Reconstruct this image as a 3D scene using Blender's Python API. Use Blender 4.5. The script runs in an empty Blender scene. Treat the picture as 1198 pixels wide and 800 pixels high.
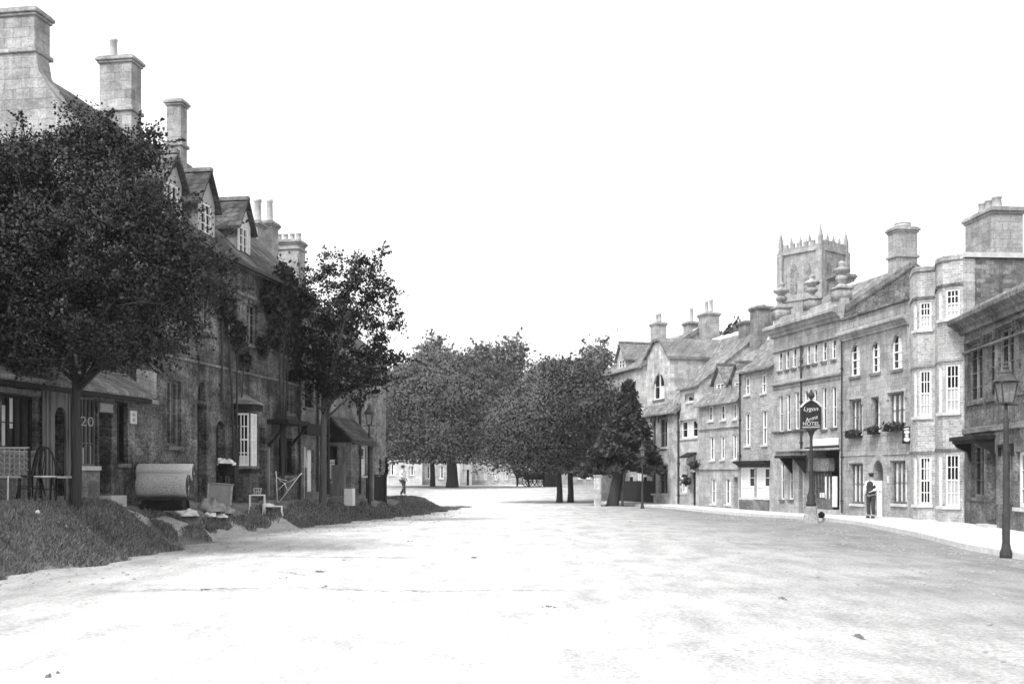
import bpy, math, random
import numpy as np
from mathutils import Vector, Matrix
random.seed(7); RNG = np.random.default_rng(7)
SC = bpy.context.scene; COL = SC.collection
F = 1250.0; CX = 599.0; HY = 553.0; CH = 1.75        # lens measured from the photograph
R = math.radians
def smooth(a, b, x):
    t = min(1.0, max(0.0, (x-a)/(b-a))); return t*t*(3-2*t)
def W(px, py, Y): return Vector(((px-CX)/F*Y, Y, CH+(HY-py)/F*Y))
def lerp(pts, y):
    if y <= pts[0][0]: return pts[0][1]
    for (a, b), (c, d) in zip(pts, pts[1:]):
        if y <= c: return b+(d-b)*(y-a)/(c-a)
    return pts[-1][1]

# ---------------------------------------------------------------- materials
MATS = {}
def nodes(name):
    m = bpy.data.materials.new(name); m.use_nodes = True
    nt = m.node_tree; b = nt.nodes['Principled BSDF']; MATS[name] = m
    return m, nt, b
def g3(v): return (v, v, v, 1)
def N(nt, t, **kw):
    n = nt.nodes.new(t)
    for k, v in kw.items():
        if hasattr(n, k): setattr(n, k, v)
        else: n.inputs[k].default_value = v
    return n
def mapvec(nt, stone=False):
    tc = N(nt, 'ShaderNodeTexCoord')
    if not stone: return tc.outputs['Object']
    s = N(nt, 'ShaderNodeSeparateXYZ'); nt.links.new(tc.outputs['Object'], s.inputs[0])
    a = N(nt, 'ShaderNodeMath', operation='ADD'); nt.links.new(s.outputs[0], a.inputs[0]); nt.links.new(s.outputs[1], a.inputs[1])
    c = N(nt, 'ShaderNodeCombineXYZ'); nt.links.new(a.outputs[0], c.inputs[0]); nt.links.new(s.outputs[2], c.inputs[1])
    return c.outputs[0]
def ramp(nt, src, a, b, lo=.3, hi=.7):
    r = N(nt, 'ShaderNodeValToRGB'); r.color_ramp.elements[0].position = lo; r.color_ramp.elements[1].position = hi
    r.color_ramp.elements[0].color = g3(a); r.color_ramp.elements[1].color = g3(b)
    nt.links.new(src, r.inputs[0]); return r.outputs[0]
def mixc(nt, a, b, fac, mode='MULTIPLY'):
    m = N(nt, 'ShaderNodeMix', data_type='RGBA', blend_type=mode)
    if isinstance(fac, (int, float)): m.inputs[0].default_value = fac
    else: nt.links.new(fac, m.inputs[0])
    for i, v in ((6, a), (7, b)):
        if isinstance(v, (int, float)): m.inputs[i].default_value = g3(v)
        else: nt.links.new(v, m.inputs[i])
    return m.outputs[2]
def noise(nt, vec, scale, detail=4, rough=.6):
    n = N(nt, 'ShaderNodeTexNoise'); n.inputs['Scale'].default_value = scale
    n.inputs['Detail'].default_value = detail; n.inputs['Roughness'].default_value = rough
    nt.links.new(vec, n.inputs['Vector']); return n.outputs['Fac']
def bump(nt, bs, h, strength=.4, dist=.02):
    b = N(nt, 'ShaderNodeBump'); b.inputs['Strength'].default_value = strength; b.inputs['Distance'].default_value = dist
    nt.links.new(h, b.inputs['Height']); nt.links.new(b.outputs[0], bs.inputs['Normal'])
def plain(name, v, rough=.7, var=.25, scale=6, bumpy=.0, metal=0):
    m, nt, b = nodes(name)
    vec = mapvec(nt)
    c = ramp(nt, noise(nt, vec, scale), v*(1-var), v*(1+var))
    nt.links.new(c, b.inputs['Base Color']); b.inputs['Roughness'].default_value = rough; b.inputs['Metallic'].default_value = metal
    b.inputs['Specular IOR Level'].default_value = .5 if v > .3 or metal else .15
    if bumpy: bump(nt, b, noise(nt, vec, scale*6), bumpy, .01)
    return m
def stone(name, v, bw=.45, bh=.2, contrast=.35, mortar=.8, patch=.35, bumpy=.5, stain=.5, rowoff=.5, pscale=.9, squash=1.0):
    """coursed stone: blocks of slightly different grey, joints, blotchy weathering"""
    m, nt, b = nodes(name)
    vec = mapvec(nt, True)
    wob = N(nt, 'ShaderNodeTexNoise'); wob.inputs['Scale'].default_value = 2.5; nt.links.new(vec, wob.inputs['Vector'])
    add = N(nt, 'ShaderNodeVectorMath', operation='MULTIPLY_ADD'); nt.links.new(wob.outputs['Color'], add.inputs[0])
    add.inputs[1].default_value = (.05, .05, 0); nt.links.new(vec, add.inputs[2])
    br = N(nt, 'ShaderNodeTexBrick'); nt.links.new(add.outputs[0], br.inputs['Vector'])
    br.inputs['Scale'].default_value = 1; br.inputs['Brick Width'].default_value = bw; br.inputs['Row Height'].default_value = bh
    br.inputs['Mortar Size'].default_value = .008 if mortar < 1 else .012; br.inputs['Mortar Smooth'].default_value = .3
    br.inputs['Color1'].default_value = g3(v*(1-contrast)); br.inputs['Color2'].default_value = g3(v*(1+contrast))
    br.inputs['Mortar'].default_value = g3(v*mortar); br.offset = rowoff; br.squash = squash
    c = mixc(nt, br.outputs['Color'], ramp(nt, noise(nt, vec, pscale, 6, .7), 1-patch, 1+patch*.6, .38, .62), 1)
    c = mixc(nt, c, ramp(nt, noise(nt, vec, 11, 6, .85), 1-stain*.75, 1+stain*.55, .4, .6), 1)
    # rain streaks, long in z
    mp = N(nt, 'ShaderNodeMapping'); mp.inputs['Scale'].default_value = (2.2, .22, 1); nt.links.new(vec, mp.inputs[0])
    c = mixc(nt, c, ramp(nt, noise(nt, mp.outputs[0], 1.6, 5, .7), 1-stain*.55, 1.1, .34, .6), 1)
    nt.links.new(c, b.inputs['Base Color']); b.inputs['Roughness'].default_value = .9; b.inputs['Specular IOR Level'].default_value = .2
    h = mixc(nt, br.outputs['Fac'], noise(nt, vec, 22, 4), .6, 'SUBTRACT')
    bump(nt, b, h, bumpy, -.02)
    return m
def wood(name, v, sx=9, var=.4, rough=.75):
    m, nt, b = nodes(name); vec = mapvec(nt, True)
    mp = N(nt, 'ShaderNodeMapping'); mp.inputs['Scale'].default_value = (sx, .7, 1); nt.links.new(vec, mp.inputs[0])
    c = ramp(nt, noise(nt, mp.outputs[0], 1.5, 6, .7), v*(1-var), v*(1+var))
    nt.links.new(c, b.inputs['Base Color']); b.inputs['Roughness'].default_value = rough; b.inputs['Specular IOR Level'].default_value = .2
    return m
def glass(name, v=.012, rough=.12):
    m, nt, b = nodes(name); vec = mapvec(nt)
    nt.links.new(ramp(nt, noise(nt, vec, 1.7), v*.6, v*1.6), b.inputs['Base Color'])
    b.inputs['Roughness'].default_value = rough; b.inputs['IOR'].default_value = 1.33
    bump(nt, b, noise(nt, vec, 2.2, 2), .15, .02)
    return m
def leafmat(name, v, var=.5, rough=.45, trans=.25):
    m, nt, b = nodes(name)
    geo = N(nt, 'ShaderNodeNewGeometry')
    c = ramp(nt, geo.outputs['Random Per Island'], v*(1-var), v*(1+var), 0, 1)
    nt.links.new(c, b.inputs['Base Color']); b.inputs['Roughness'].default_value = rough; b.inputs['Specular IOR Level'].default_value = .2
    tr = N(nt, 'ShaderNodeBsdfTranslucent'); nt.links.new(c, tr.inputs[0])
    mx = N(nt, 'ShaderNodeMixShader'); mx.inputs[0].default_value = trans
    nt.links.new(b.outputs[0], mx.inputs[1]); nt.links.new(tr.outputs[0], mx.inputs[2])
    nt.links.new(mx.outputs[0], nt.nodes['Material Output'].inputs[0])
    return m
def roadmat():
    m, nt, b = nodes('dusty road'); vec = mapvec(nt)
    s = N(nt, 'ShaderNodeSeparateXYZ'); nt.links.new(vec, s.inputs[0])
    mp = N(nt, 'ShaderNodeMapping'); mp.inputs['Scale'].default_value = (.28, 1.0, 1); mp.inputs['Rotation'].default_value = (0, 0, R(-6)); nt.links.new(vec, mp.inputs[0])
    big = noise(nt, mp.outputs[0], .35, 5, .62)
    # the gravelled channel along the right kerb is a darker, stonier surface
    a = N(nt, 'ShaderNodeMath', operation='MULTIPLY_ADD'); nt.links.new(big, a.inputs[0]); a.inputs[1].default_value = 7
    nt.links.new(s.outputs[0], a.inputs[2])
    side = N(nt, 'ShaderNodeMapRange'); nt.links.new(a.outputs[0], side.inputs[0])
    side.inputs[1].default_value = 3.2; side.inputs[2].default_value = 12.0
    c = mixc(nt, .55, .21, side.outputs[0], 'MIX')
    left = N(nt, 'ShaderNodeMapRange'); nt.links.new(a.outputs[0], left.inputs[0])
    left.inputs[1].default_value = -3.8; left.inputs[2].default_value = -1.2
    l2 = ramp(nt, left.outputs[0], .66, 1.0, 0, 1)
    c = mixc(nt, c, l2, 1)
    mp2 = N(nt, 'ShaderNodeMapping'); mp2.inputs['Scale'].default_value = (.9, .35, 1); mp2.inputs['Rotation'].default_value = (0, 0, R(12)); nt.links.new(vec, mp2.inputs[0])
    c = mixc(nt, c, ramp(nt, noise(nt, mp2.outputs[0], 1.6, 8, .72), .72, 1.12, .36, .58), 1)
    c = mixc(nt, c, ramp(nt, noise(nt, vec, 17, 7, .85), .62, 1.2, .38, .58), 1)
    c = mixc(nt, c, ramp(nt, noise(nt, vec, 3.3, 6, .8), .45, 1.0, .25, .36), 1)
    # old wheel ruts: thin worn lines that wander across the dust
    for y0, k, x0, x1 in ((16.0, 1.1, -6.5, 1.6), (22.3, .9, -6.0, -.5), (18.6, 1.4, -5.5, -1.5)):
        a = N(nt, 'ShaderNodeMath', operation='MULTIPLY_ADD'); nt.links.new(noise(nt, vec, .22, 5, .65), a.inputs[0]); a.inputs[1].default_value = 3.0*k; nt.links.new(s.outputs[1], a.inputs[2])
        d = N(nt, 'ShaderNodeMath', operation='SUBTRACT'); nt.links.new(a.outputs[0], d.inputs[0]); d.inputs[1].default_value = y0+1.5*k
        e = N(nt, 'ShaderNodeMath', operation='ABSOLUTE'); nt.links.new(d.outputs[0], e.inputs[0])
        q = N(nt, 'ShaderNodeMapRange'); nt.links.new(e.outputs[0], q.inputs[0]); q.inputs[1].default_value = .03; q.inputs[2].default_value = .2; q.inputs[3].default_value = 1; q.inputs[4].default_value = 0
        g1 = N(nt, 'ShaderNodeMapRange'); nt.links.new(s.outputs[0], g1.inputs[0]); g1.inputs[1].default_value = x0; g1.inputs[2].default_value = x0+1.5
        g2 = N(nt, 'ShaderNodeMapRange'); nt.links.new(s.outputs[0], g2.inputs[0]); g2.inputs[1].default_value = x1; g2.inputs[2].default_value = x1-2
        mm = N(nt, 'ShaderNodeMath', operation='MULTIPLY'); nt.links.new(q.outputs[0], mm.inputs[0]); nt.links.new(g1.outputs[0], mm.inputs[1])
        m3 = N(nt, 'ShaderNodeMath', operation='MULTIPLY'); nt.links.new(mm.outputs[0], m3.inputs[0]); nt.links.new(g2.outputs[0], m3.inputs[1])
        m4 = N(nt, 'ShaderNodeMath', operation='MULTIPLY'); nt.links.new(m3.outputs[0], m4.inputs[0]); nt.links.new(ramp(nt, noise(nt, vec, 6, 5, .8), 0, 1, .4, .6), m4.inputs[1])
        c = mixc(nt, c, .14, m4.outputs[0], 'MIX')
    nt.links.new(c, b.inputs['Base Color']); b.inputs['Roughness'].default_value = .95
    bump(nt, b, noise(nt, vec, 9, 8, .75), .6, .05)
    return m
roadmat()
stone('pale ashlar', .37, .62, .29, .13, .62, .3, .5, .38)
stone('gold ashlar', .33, .55, .26, .13, .62, .3, .5, .4)
stone('grey rubble', .23, .3, .15, .4, .9, .3, .8, .5)
stone('dark ashlar', .17, .5, .24, .25, .9, .4, .6, .8)
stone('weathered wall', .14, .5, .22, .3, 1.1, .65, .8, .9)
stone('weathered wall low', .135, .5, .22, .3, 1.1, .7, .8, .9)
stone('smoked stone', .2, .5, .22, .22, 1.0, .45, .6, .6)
stone('chimney stone', .33, .5, .28, .15, .65, .35, .5, .38)
stone('chimney stone dark', .2, .45, .25, .2, .8, .3, .5, .5)
stone('brick', .3, .24, .085, .25, 1.3, .25, .3, .35)
stone('pale brick', .36, .24, .085, .2, 1.3, .25, .3, .35)
stone('rendered wall', .62, 3, 2, .02, 1.0, .2, .1, .3)
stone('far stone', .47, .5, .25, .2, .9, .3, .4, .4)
stone('church stone', .31, .6, .35, .12, .85, .25, .4, .5)
stone('slate', .095, .24, .17, .45, .5, .4, 1.0, .5)
stone('slate pale', .23, .26, .18, .3, .6, .3, 1.0, .5)
stone('paving', .6, .9, .6, .06, .8, .15, .3, .35)
plain('white paint', .78, .5, .06)
plain('grey paint', .35, .5, .15)
plain('cloth white', .72, .9, .12, 9, .4)
plain('net curtain', .4, .95, .15, 3)
plain('curtain', .6, .95, .12, 3)
plain('notice', .55, .9, .25, 14)
plain('black iron', .045, .45, .3, 8, .1)
plain('iron grey', .06, .5, .3)
plain('dark timber', .016, .6, .35, 8)
plain('sign black', .018, .5, .3)
plain('sign letter', .5, .7, .1)
plain('clay pot', .42, .85, .2)
plain('kerb stone', .48, .9, .2, 5, .3)
plain('lead', .3, .6, .2)
plain('carpet', .42, .95, .55, 45, .9)
plain('carpet pale', .5, .95, .35, 40, .6)
plain('sack', .3, .95, .3, 10, .5)
plain('dark cloth', .012, .95, .3)
plain('skin', .36, .6, .1)
plain('hair', .03, .7, .2)
plain('waistcoat', .045, .9, .3)
plain('trousers', .05, .9, .3)
plain('dark cloth grey', .09, .95, .3)
plain('horse hide', .035, .6, .3)
plain('door paint', .022, .5, .3)
plain('soil', .1, .95, .4, 5, .6)
plain('bank earth', .17, .95, .4, 3, .6)
plain('path gravel', .36, .95, .25, 9, .5)
plain('dung', .13, .95, .4, 20, .5)
plain('lantern glass', .28, .15, .1)
plain('louvre', .04, .7, .3)
wood('boards', .15, 8, .55)
wood('crate wood', .25, 3, .25)
wood('dark boards', .025, 7, .4)
wood('bark', .085, 14, .55, .95)
wood('dark bark', .045, 14, .5, .95)
glass('pane'); glass('pane pale', .05, .2)
def lanternglass():
    nt = MATS['lantern glass'].node_tree; b = nt.nodes['Principled BSDF']; t = N(nt, 'ShaderNodeBsdfTransparent'); x = N(nt, 'ShaderNodeMixShader'); x.inputs[0].default_value = .6
    nt.links.new(b.outputs[0], x.inputs[1]); nt.links.new(t.outputs[0], x.inputs[2]); nt.links.new(x.outputs[0], nt.nodes['Material Output'].inputs[0])
lanternglass()
leafmat('near leaf', .036, .6, .6, .15)
leafmat('sapling leaf', .025, .6, .6, .2)
leafmat('elm leaf', .115, .2, .6, .25)  # leaf grey paled to carry the haze of distance
leafmat('elm leaf dark', .095, .2, .6, .25)  # haze of distance mixed into this leaf grey too
leafmat('fir leaf', .045, .5, .6, .12)
leafmat('far leaf', .15, .4, .7, .3)  # paled most, distance haze put into the leaf colour
leafmat('ivy leaf', .028, .6, .45, .1)
leafmat('grass blade', .19, .65, .7, .25)
leafmat('shrub leaf', .025, .5, .5, .1)
leafmat('flower leaf', .05, .7, .5, .1)

# ---------------------------------------------------------------- mesh builder
class MB:
    def __init__(s): s.v = []; s.f = []
    def pt(s, *ps):
        i = len(s.v); s.v += [tuple(p) for p in ps]; return list(range(i, i+len(ps)))
    def poly(s, *ps): s.f.append(s.pt(*ps)); return s
    def box(s, x0, x1, y0, y1, z0, z1):
        return s.hexa([(x0,y0,z0),(x1,y0,z0),(x1,y1,z0),(x0,y1,z0),(x0,y0,z1),(x1,y0,z1),(x1,y1,z1),(x0,y1,z1)])
    def hexa(s, p):
        i = s.pt(*p)[0]
        for q in ((0,3,2,1),(4,5,6,7),(0,1,5,4),(1,2,6,5),(2,3,7,6),(3,0,4,7)): s.f.append([i+k for k in q])
        return s
    def prism(s, pts, off):
        """closed polygon pts (3-D) extruded by vector off"""
        n = len(pts); a = s.pt(*pts); b = s.pt(*[(p[0]+off[0], p[1]+off[1], p[2]+off[2]) for p in pts])
        s.f.append(a[::-1]); s.f.append(b)
        for i in range(n): j = (i+1) % n; s.f.append([a[i], a[j], b[j], b[i]])
        return s
    def tube(s, pts, rad, n=8, cap=True):
        pts = [Vector(p) for p in pts]
        if isinstance(rad, (int, float)): rad = [rad]*len(pts)
        rings = []; ref = None
        for i, p in enumerate(pts):
            t = (pts[min(i+1, len(pts)-1)]-pts[max(i-1, 0)]).normalized()
            if ref is None: ref = Vector((1, 0, 0)) if abs(t.x) < .8 else Vector((0, 1, 0))
            a = (ref - t*ref.dot(t)).normalized(); ref = a; b = t.cross(a)
            rings.append(s.pt(*[p + (a*math.cos(2*math.pi*k/n)+b*math.sin(2*math.pi*k/n))*rad[i] for k in range(n)]))
        for r0, r1 in zip(rings, rings[1:]):
            for k in range(n): s.f.append([r0[k], r0[(k+1) % n], r1[(k+1) % n], r1[k]])
        if cap: s.f.append(rings[0][::-1]); s.f.append(rings[-1])
        return s
    def lathe(s, c, prof, n=16, rot=0, sx=1, sy=1):
        """prof: list of (r,z) about a vertical axis at c"""
        rings = [s.pt(*[(c[0]+sx*r*math.cos(rot+2*math.pi*k/n), c[1]+sy*r*math.sin(rot+2*math.pi*k/n), c[2]+z) for k in range(n)]) for r, z in prof]
        for r0, r1 in zip(rings, rings[1:]):
            for k in range(n): s.f.append([r0[k], r0[(k+1) % n], r1[(k+1) % n], r1[k]])
        s.f.append(rings[0][::-1]); s.f.append(rings[-1]); return s
    def bar(s, a, b, w, d=None):
        a = Vector(a); b = Vector(b); d = d or w; t = (b-a).normalized()
        r = Vector((0, 0, 1)) if abs(t.z) < .9 else Vector((1, 0, 0))
        x = t.cross(r).normalized()*w/2; y = t.cross(x).normalized()*d/2
        return s.hexa([a-x-y, a+x-y, a+x+y, a-x+y, b-x-y, b+x-y, b+x+y, b-x+y])
    def build(s, name, mat, parent=None, smoothing=False, loc=None):
        me = bpy.data.meshes.new(name); me.from_pydata(s.v, [], s.f); me.update()
        o = bpy.data.objects.new(name, me); COL.objects.link(o)
        me.materials.append(MATS[mat])
        if smoothing: me.polygons.foreach_set('use_smooth', [True]*len(me.polygons))
        if parent is not None: o.parent = parent
        if loc is not None: o.location = loc
        return o
def tag(o, label=None, cat=None, group=None, kind=None):
    if label: o['label'] = label
    if cat: o['category'] = cat
    if group: o['group'] = group
    if kind: o['kind'] = kind
    return o
def empty(name, loc, label, cat, group=None, rz=0):
    o = bpy.data.objects.new(name, None); COL.objects.link(o); o.empty_display_size = .2
    o.location = loc; o.rotation_euler = (0, 0, rz); return tag(o, label, cat, group)
def kids(o): return [c for c in COL.objects if c.parent == o]
def copy_tree(o, parent=None):
    c = o.copy(); COL.objects.link(c)
    if parent is not None: c.parent = parent
    for ch in kids(o): copy_tree(ch, c)
    return c
def bevel(o, w=.012, seg=1):
    m = o.modifiers.new('edge', 'BEVEL'); m.width = w; m.segments = seg; m.limit_method = 'ANGLE'; return o

# ---------------------------------------------------------------- ground heights
EDGE = [(10,-9.6),(17.8,-8.55),(22.1,-7.6),(27.7,-7.9),(29.2,-7.85),(31.5,-7.3),(37,-5.95),(43.7,-5.2),(50,-4.2),(56,-3.1),(60,-2.6)]
def edge_x(y): return lerp(EDGE, y) + .22*math.sin(y*1.9)+.12*math.sin(y*4.7+1)
def road_z(y): return -.2*smooth(36, 50, y)+.6*smooth(76, 102, y)
def terr(y): return 1.62-.021*min(max(y, 10), 70)
PLINE = [(-6.7,33.2,.75),(-7.1,31.6,.7),(-7.5,30.0,.6),(-7.9,28.7,.45),(-8.2,27.6,.36),(-8.5,26.3,.33),(-8.95,25.1,.36)]
def path_at(x, y):
    """distance to the trodden path and how far along it, road end first"""
    best = (9, 0, 0, 0); n = len(PLINE)-1
    for k in range(n):
        ax, ay, _ = PLINE[k]; bx, by, _ = PLINE[k+1]; dx, dy = bx-ax, by-ay
        t = min(1, max(0, ((x-ax)*dx+(y-ay)*dy)/(dx*dx+dy*dy))); q = math.hypot(x-ax-t*dx, y-ay-t*dy)
        if q < best[0]: best = (q, (k+t)/n, ax+t*dx, PLINE[k][2]+t*(PLINE[k+1][2]-PLINE[k][2]))
    return best
def bank_h(x, y):
    d = edge_x(y)-x
    back = (57+(-3.1-x)*1.25 if x > -9 else 64.4)-y
    bumps = .06*math.sin(x*2.3+y*1.1)*math.sin(y*1.7-x)
    h = (terr(y)+.2*smooth(36,50,y)+bumps)*smooth(-.1, 1.85, d)*smooth(0, 3.2, back)
    if 24.5 < y < 35 and -10.5 < x < -5.5:
        q, t, cx_, w_ = path_at(x, y); r = .02+1.0*max(0, (t-.2)/.8)
        if t < .97: h += (min(h, r)*.5+r*.5-h)*(1-smooth(.3, 1.75 if x > cx_ else .8, q))
        h *= smooth(-.15, .3, d)
    return h
def ground(x, y):
    return road_z(y)+max(0, bank_h(x, y))
def hit(px, py):
    """walk the sight line of a photo pixel down to the ground"""
    y = 8.0
    while y < 130:
        p = W(px, py, y)
        if p.z <= ground(p.x, y): return p
        y += .03
    return p
# ---------------------------------------------------------------- houses
class House:
    def __init__(s, name, label, cat, P0, P1, base, group=None):
        P0 = Vector((P0[0], P0[1])); P1 = Vector((P1[0], P1[1])); d = (P1-P0); s.L = d.length; d.normalize()
        s.P0, s.d, s.base = P0, d, base; s.n = Vector((-d.y, d.x))      # n points into the house
        s.root = empty(name, (P0.x, P0.y, base), label, cat, group, math.atan2(d.y, d.x))
        s.open = []; s.nwin = 0
    def u(s, px, off=0.0):
        k = (px-CX)/F; q = s.P0+s.n*off
        return (k*q.y-q.x)/(s.d.x-k*s.d.y)
    def Y(s, px, off=0.0): return s.P0.y+s.n.y*off+s.d.y*s.u(px, off)
    def z(s, px, py, off=0.0): return CH+(HY-py)/F*s.Y(px, off)-s.base
    def rect(s, px0, px1, py0, py1, off=0.0):
        m = (px0+px1)/2; return s.u(px0, off), s.u(px1, off), s.z(m, py1, off), s.z(m, py0, off)
    def loc(s, u, v, z): 
        p = s.P0+s.d*u+s.n*v; return Vector((p.x, p.y, z+s.base))
    # walls ---------------------------------------------------------
    def add_open(s, r, arch=0.0, rec=.12): s.open.append((*r, arch, rec)); return r
    def walls(s, mat, eave, depth, ridge=None, yr=None, low=-.7, u0=0.0, u1=None, sidemat=None, zbot=None):
        u1 = s.L if u1 is None else u1; yr = depth/2 if yr is None else yr; ridge = eave if ridge is None else ridge
        s.eave, s.depth, s.ridge, s.yr, s.u0, s.u1 = eave, depth, ridge, yr, u0, u1
        mb = MB(); front_grid(mb, u0, u1, low, eave, s.open)
        def side(uu): return [(uu,0,low),(uu,depth,low),(uu,depth,eave),(uu,yr,ridge),(uu,0,eave)]
        bk = MB() if sidemat else mb; bk.poly((u1,depth,low),(u0,depth,low),(u0,depth,eave),(u1,depth,eave))
        if sidemat:
            bk.build('back_wall', mat, s.root)
            
            for q in (side(u0)[::-1], side(u1)): m2 = MB(); m2.poly(*q); m2.build('gable_wall', sidemat, s.root)
        else: mb.poly(*side(u0)[::-1]); mb.poly(*side(u1))
        s.wall = mb.build('wall', mat, s.root); return s.wall
    def roof(s, mat, over=.28, verge=.1, t=.1, coping=None, sag=0.0):
        mb = MB(); e, r, yr, d = s.eave, s.ridge, s.yr, s.depth
        k = (r-e)/yr; k2 = (r-e)/(d-yr); a, b = s.u0-verge, s.u1+verge
        nn = 10
        def z(f): return -sag*math.sin(math.pi*f)
        for i in range(nn):
            f0, f1 = i/nn, (i+1)/nn; ua, ub = a+(b-a)*f0, a+(b-a)*f1; za, zb = z(f0), z(f1)
            for (ya, yb, zz, zt) in ((-over, yr, e-k*over, r), (d+over, yr, e-k2*over, r)):
                mb.hexa([(ua,ya,zz+za+.02),(ub,ya,zz+zb+.02),(ub,yb,zt+zb+.02),(ua,yb,zt+za+.02),
                         (ua,ya,zz+za+t),(ub,ya,zz+zb+t),(ub,yb,zt+zb+t),(ua,yb,zt+za+t)])
        s.roofo = mb.build('roof', mat, s.root)
        rd = MB(); n2 = max(4, int((b-a)/.45))
        for i in range(n2):
            ua, ub = a+(b-a)*i/n2, a+(b-a)*(i+1)/n2-.02; q = z((i+.5)/n2); o = random.uniform(-.015, .015)
            rd.hexa([(ua,yr-.16,r+q-.06),(ub,yr-.16,r+q-.06),(ub,yr+.16,r+q-.06),(ua,yr+.16,r+q-.06),
                     (ua,yr-.05,r+q+t+.08+o),(ub,yr-.05,r+q+t+.08+o),(ub,yr+.05,r+q+t+.08+o),(ua,yr+.05,r+q+t+.08+o)])
        rd.build('ridge_tiles', 'kerb stone' if mat == 'slate pale' else 'chimney stone dark', s.roofo)
        if coping:
            for uu in coping:
                cb = MB()
                for (ya, za, yb, zb) in ((-over, e-k*over, yr, r), (yr, r, d+over, e-k2*over)):
                    cb.hexa([(uu-.14,ya,za-.05),(uu+.14,ya,za-.05),(uu+.14,yb,zb-.05),(uu-.14,yb,zb-.05),
                             (uu-.14,ya,za+.24),(uu+.14,ya,za+.24),(uu+.14,yb,zb+.24),(uu-.14,yb,zb+.24)])
                cb.build('coping', 'chimney stone dark', s.root)
        return s.roofo
    def flatroof(s, mat='lead', z=None):
        z = s.eave if z is None else z
        mb = MB(); mb.box(s.u0+.02, s.u1-.02, .1, s.depth-.02, z-.2, z-.05); s.roofo = mb.build('roof', mat, s.root); return s.roofo
    def band(s, name, mat, u0, u1, z0, z1, p, back=.02):
        mb = MB(); mb.box(u0, u1, -p, -.001+back, z0, z1); return bevel(mb.build(name, mat, s.root), .015)
    def cornice(s, mat, u0, u1, z, h, p, name='cornice', ret=None):
        """moulded section run along the front"""
        sec = [(0,0),(-.25*p,0),(-.3*p,.22*h),(-.55*p,.34*h),(-.62*p,.5*h),(-.9*p,.6*h),(-p,.66*h),(-p,.9*h),(-.9*p,h),(0.05,h)]
        mb = MB(); mb.prism([(u0, a, z+b) for a, b in sec], (u1-u0, 0, 0))
        return mb.build(name, mat, s.root)
    # windows -------------------------------------------------------
    def win(s, r, lights=2, rows=3, rec=.12, frame='white paint', fw=.05, sill=True, arch=0.0, curtain=None, cmat='curtain', pane='pane', mull=None, bars=.022, sillmat='kerb stone', sash=False, opening=True, y0=0.0, hood=None, cols=1):
        """an opening with glass, frame (lights = main divisions, cols x rows = glazing bars), sill and perhaps curtains"""
        u0, u1, z0, z1 = r
        if opening: s.add_open(r, arch, rec)
        y = y0+rec
        p = MB(); p.poly((u0,y+.03,z0),(u1,y+.03,z0),(u1,y+.03,z1),(u0,y+.03,z1)); w = p.build('window', pane, s.root)
        f = MB(); e = .0015
        f.box(u0+e,u0+fw,y-.03,y+.028,z0+e,z1-e); f.box(u1-fw,u1-e,y-.03,y+.028,z0+e,z1-e)
        f.box(u0+fw,u1-fw,y-.028,y+.028,z0+e,z0+fw*1.3); f.box(u0+fw,u1-fw,y-.028,y+.028,z1-fw,z1-e)
        iw = (u1-u0-2*fw); mw = fw if mull is None else mull
        for i in range(1, lights):
            c = u0+fw+iw*i/lights; f.box(c-mw/2,c+mw/2,y-.032,y+.027,z0+fw*1.3,z1-fw)
        for i in range(lights):
            a = u0+fw+iw*i/lights+(mw/2 if i else 0); b = u0+fw+iw*(i+1)/lights-(mw/2 if i < lights-1 else 0)
            for j in range(1, cols):
                c = a+(b-a)*j/cols; f.box(c-bars/2,c+bars/2,y-.006,y+.024,z0+fw*1.3,z1-fw)
            for k in range(1, rows):
                zc = z0+(z1-z0)*k/rows; h = bars*(1.9 if sash and k == rows//2 else 1)
                f.box(a,b,y-.008-(.012 if sash and k == rows//2 else 0),y+.022,zc-h/2,zc+h/2)
        fr = f.build('frame', frame, w)
        if curtain:
            for (a, b, c, d) in curtain:
                cb = MB(); n = 8; ua, ub = u0+fw*.6+(u1-u0-fw*1.2)*a, u0+fw*.6+(u1-u0-fw*1.2)*b
                zc, zd = z0+(z1-z0)*c, z0+(z1-z0)*d
                for i in range(n):
                    x0, x1 = ua+(ub-ua)*i/n, ua+(ub-ua)*(i+1)/n; q0, q1 = .008*(i % 2), .008*((i+1) % 2)
                    cb.poly((x0,y+.012+q0,zc),(x1,y+.012+q1,zc),(x1,y+.012+q1,zd),(x0,y+.012+q0,zd))
                cb.build('curtain', cmat, w)
        if sill:
            sb = MB(); sb.box(u0-.06,u1+.06,y0-.07,y0+rec-.031,z0-.1,z0-.0015); sb.build('sill', sillmat, w)
        if hood:
            hb = MB(); hb.box(u0-.12,u1+.12,y0-.09,y0+.01,z1+.05,z1+.14); hb.box(u0-.12,u0-.05,y0-.08,y0+.01,z1-.2,z1+.05); hb.box(u1+.05,u1+.12,y0-.08,y0+.01,z1-.2,z1+.05)
            hb.build('hood_mould', hood, w)
        return w
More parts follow.
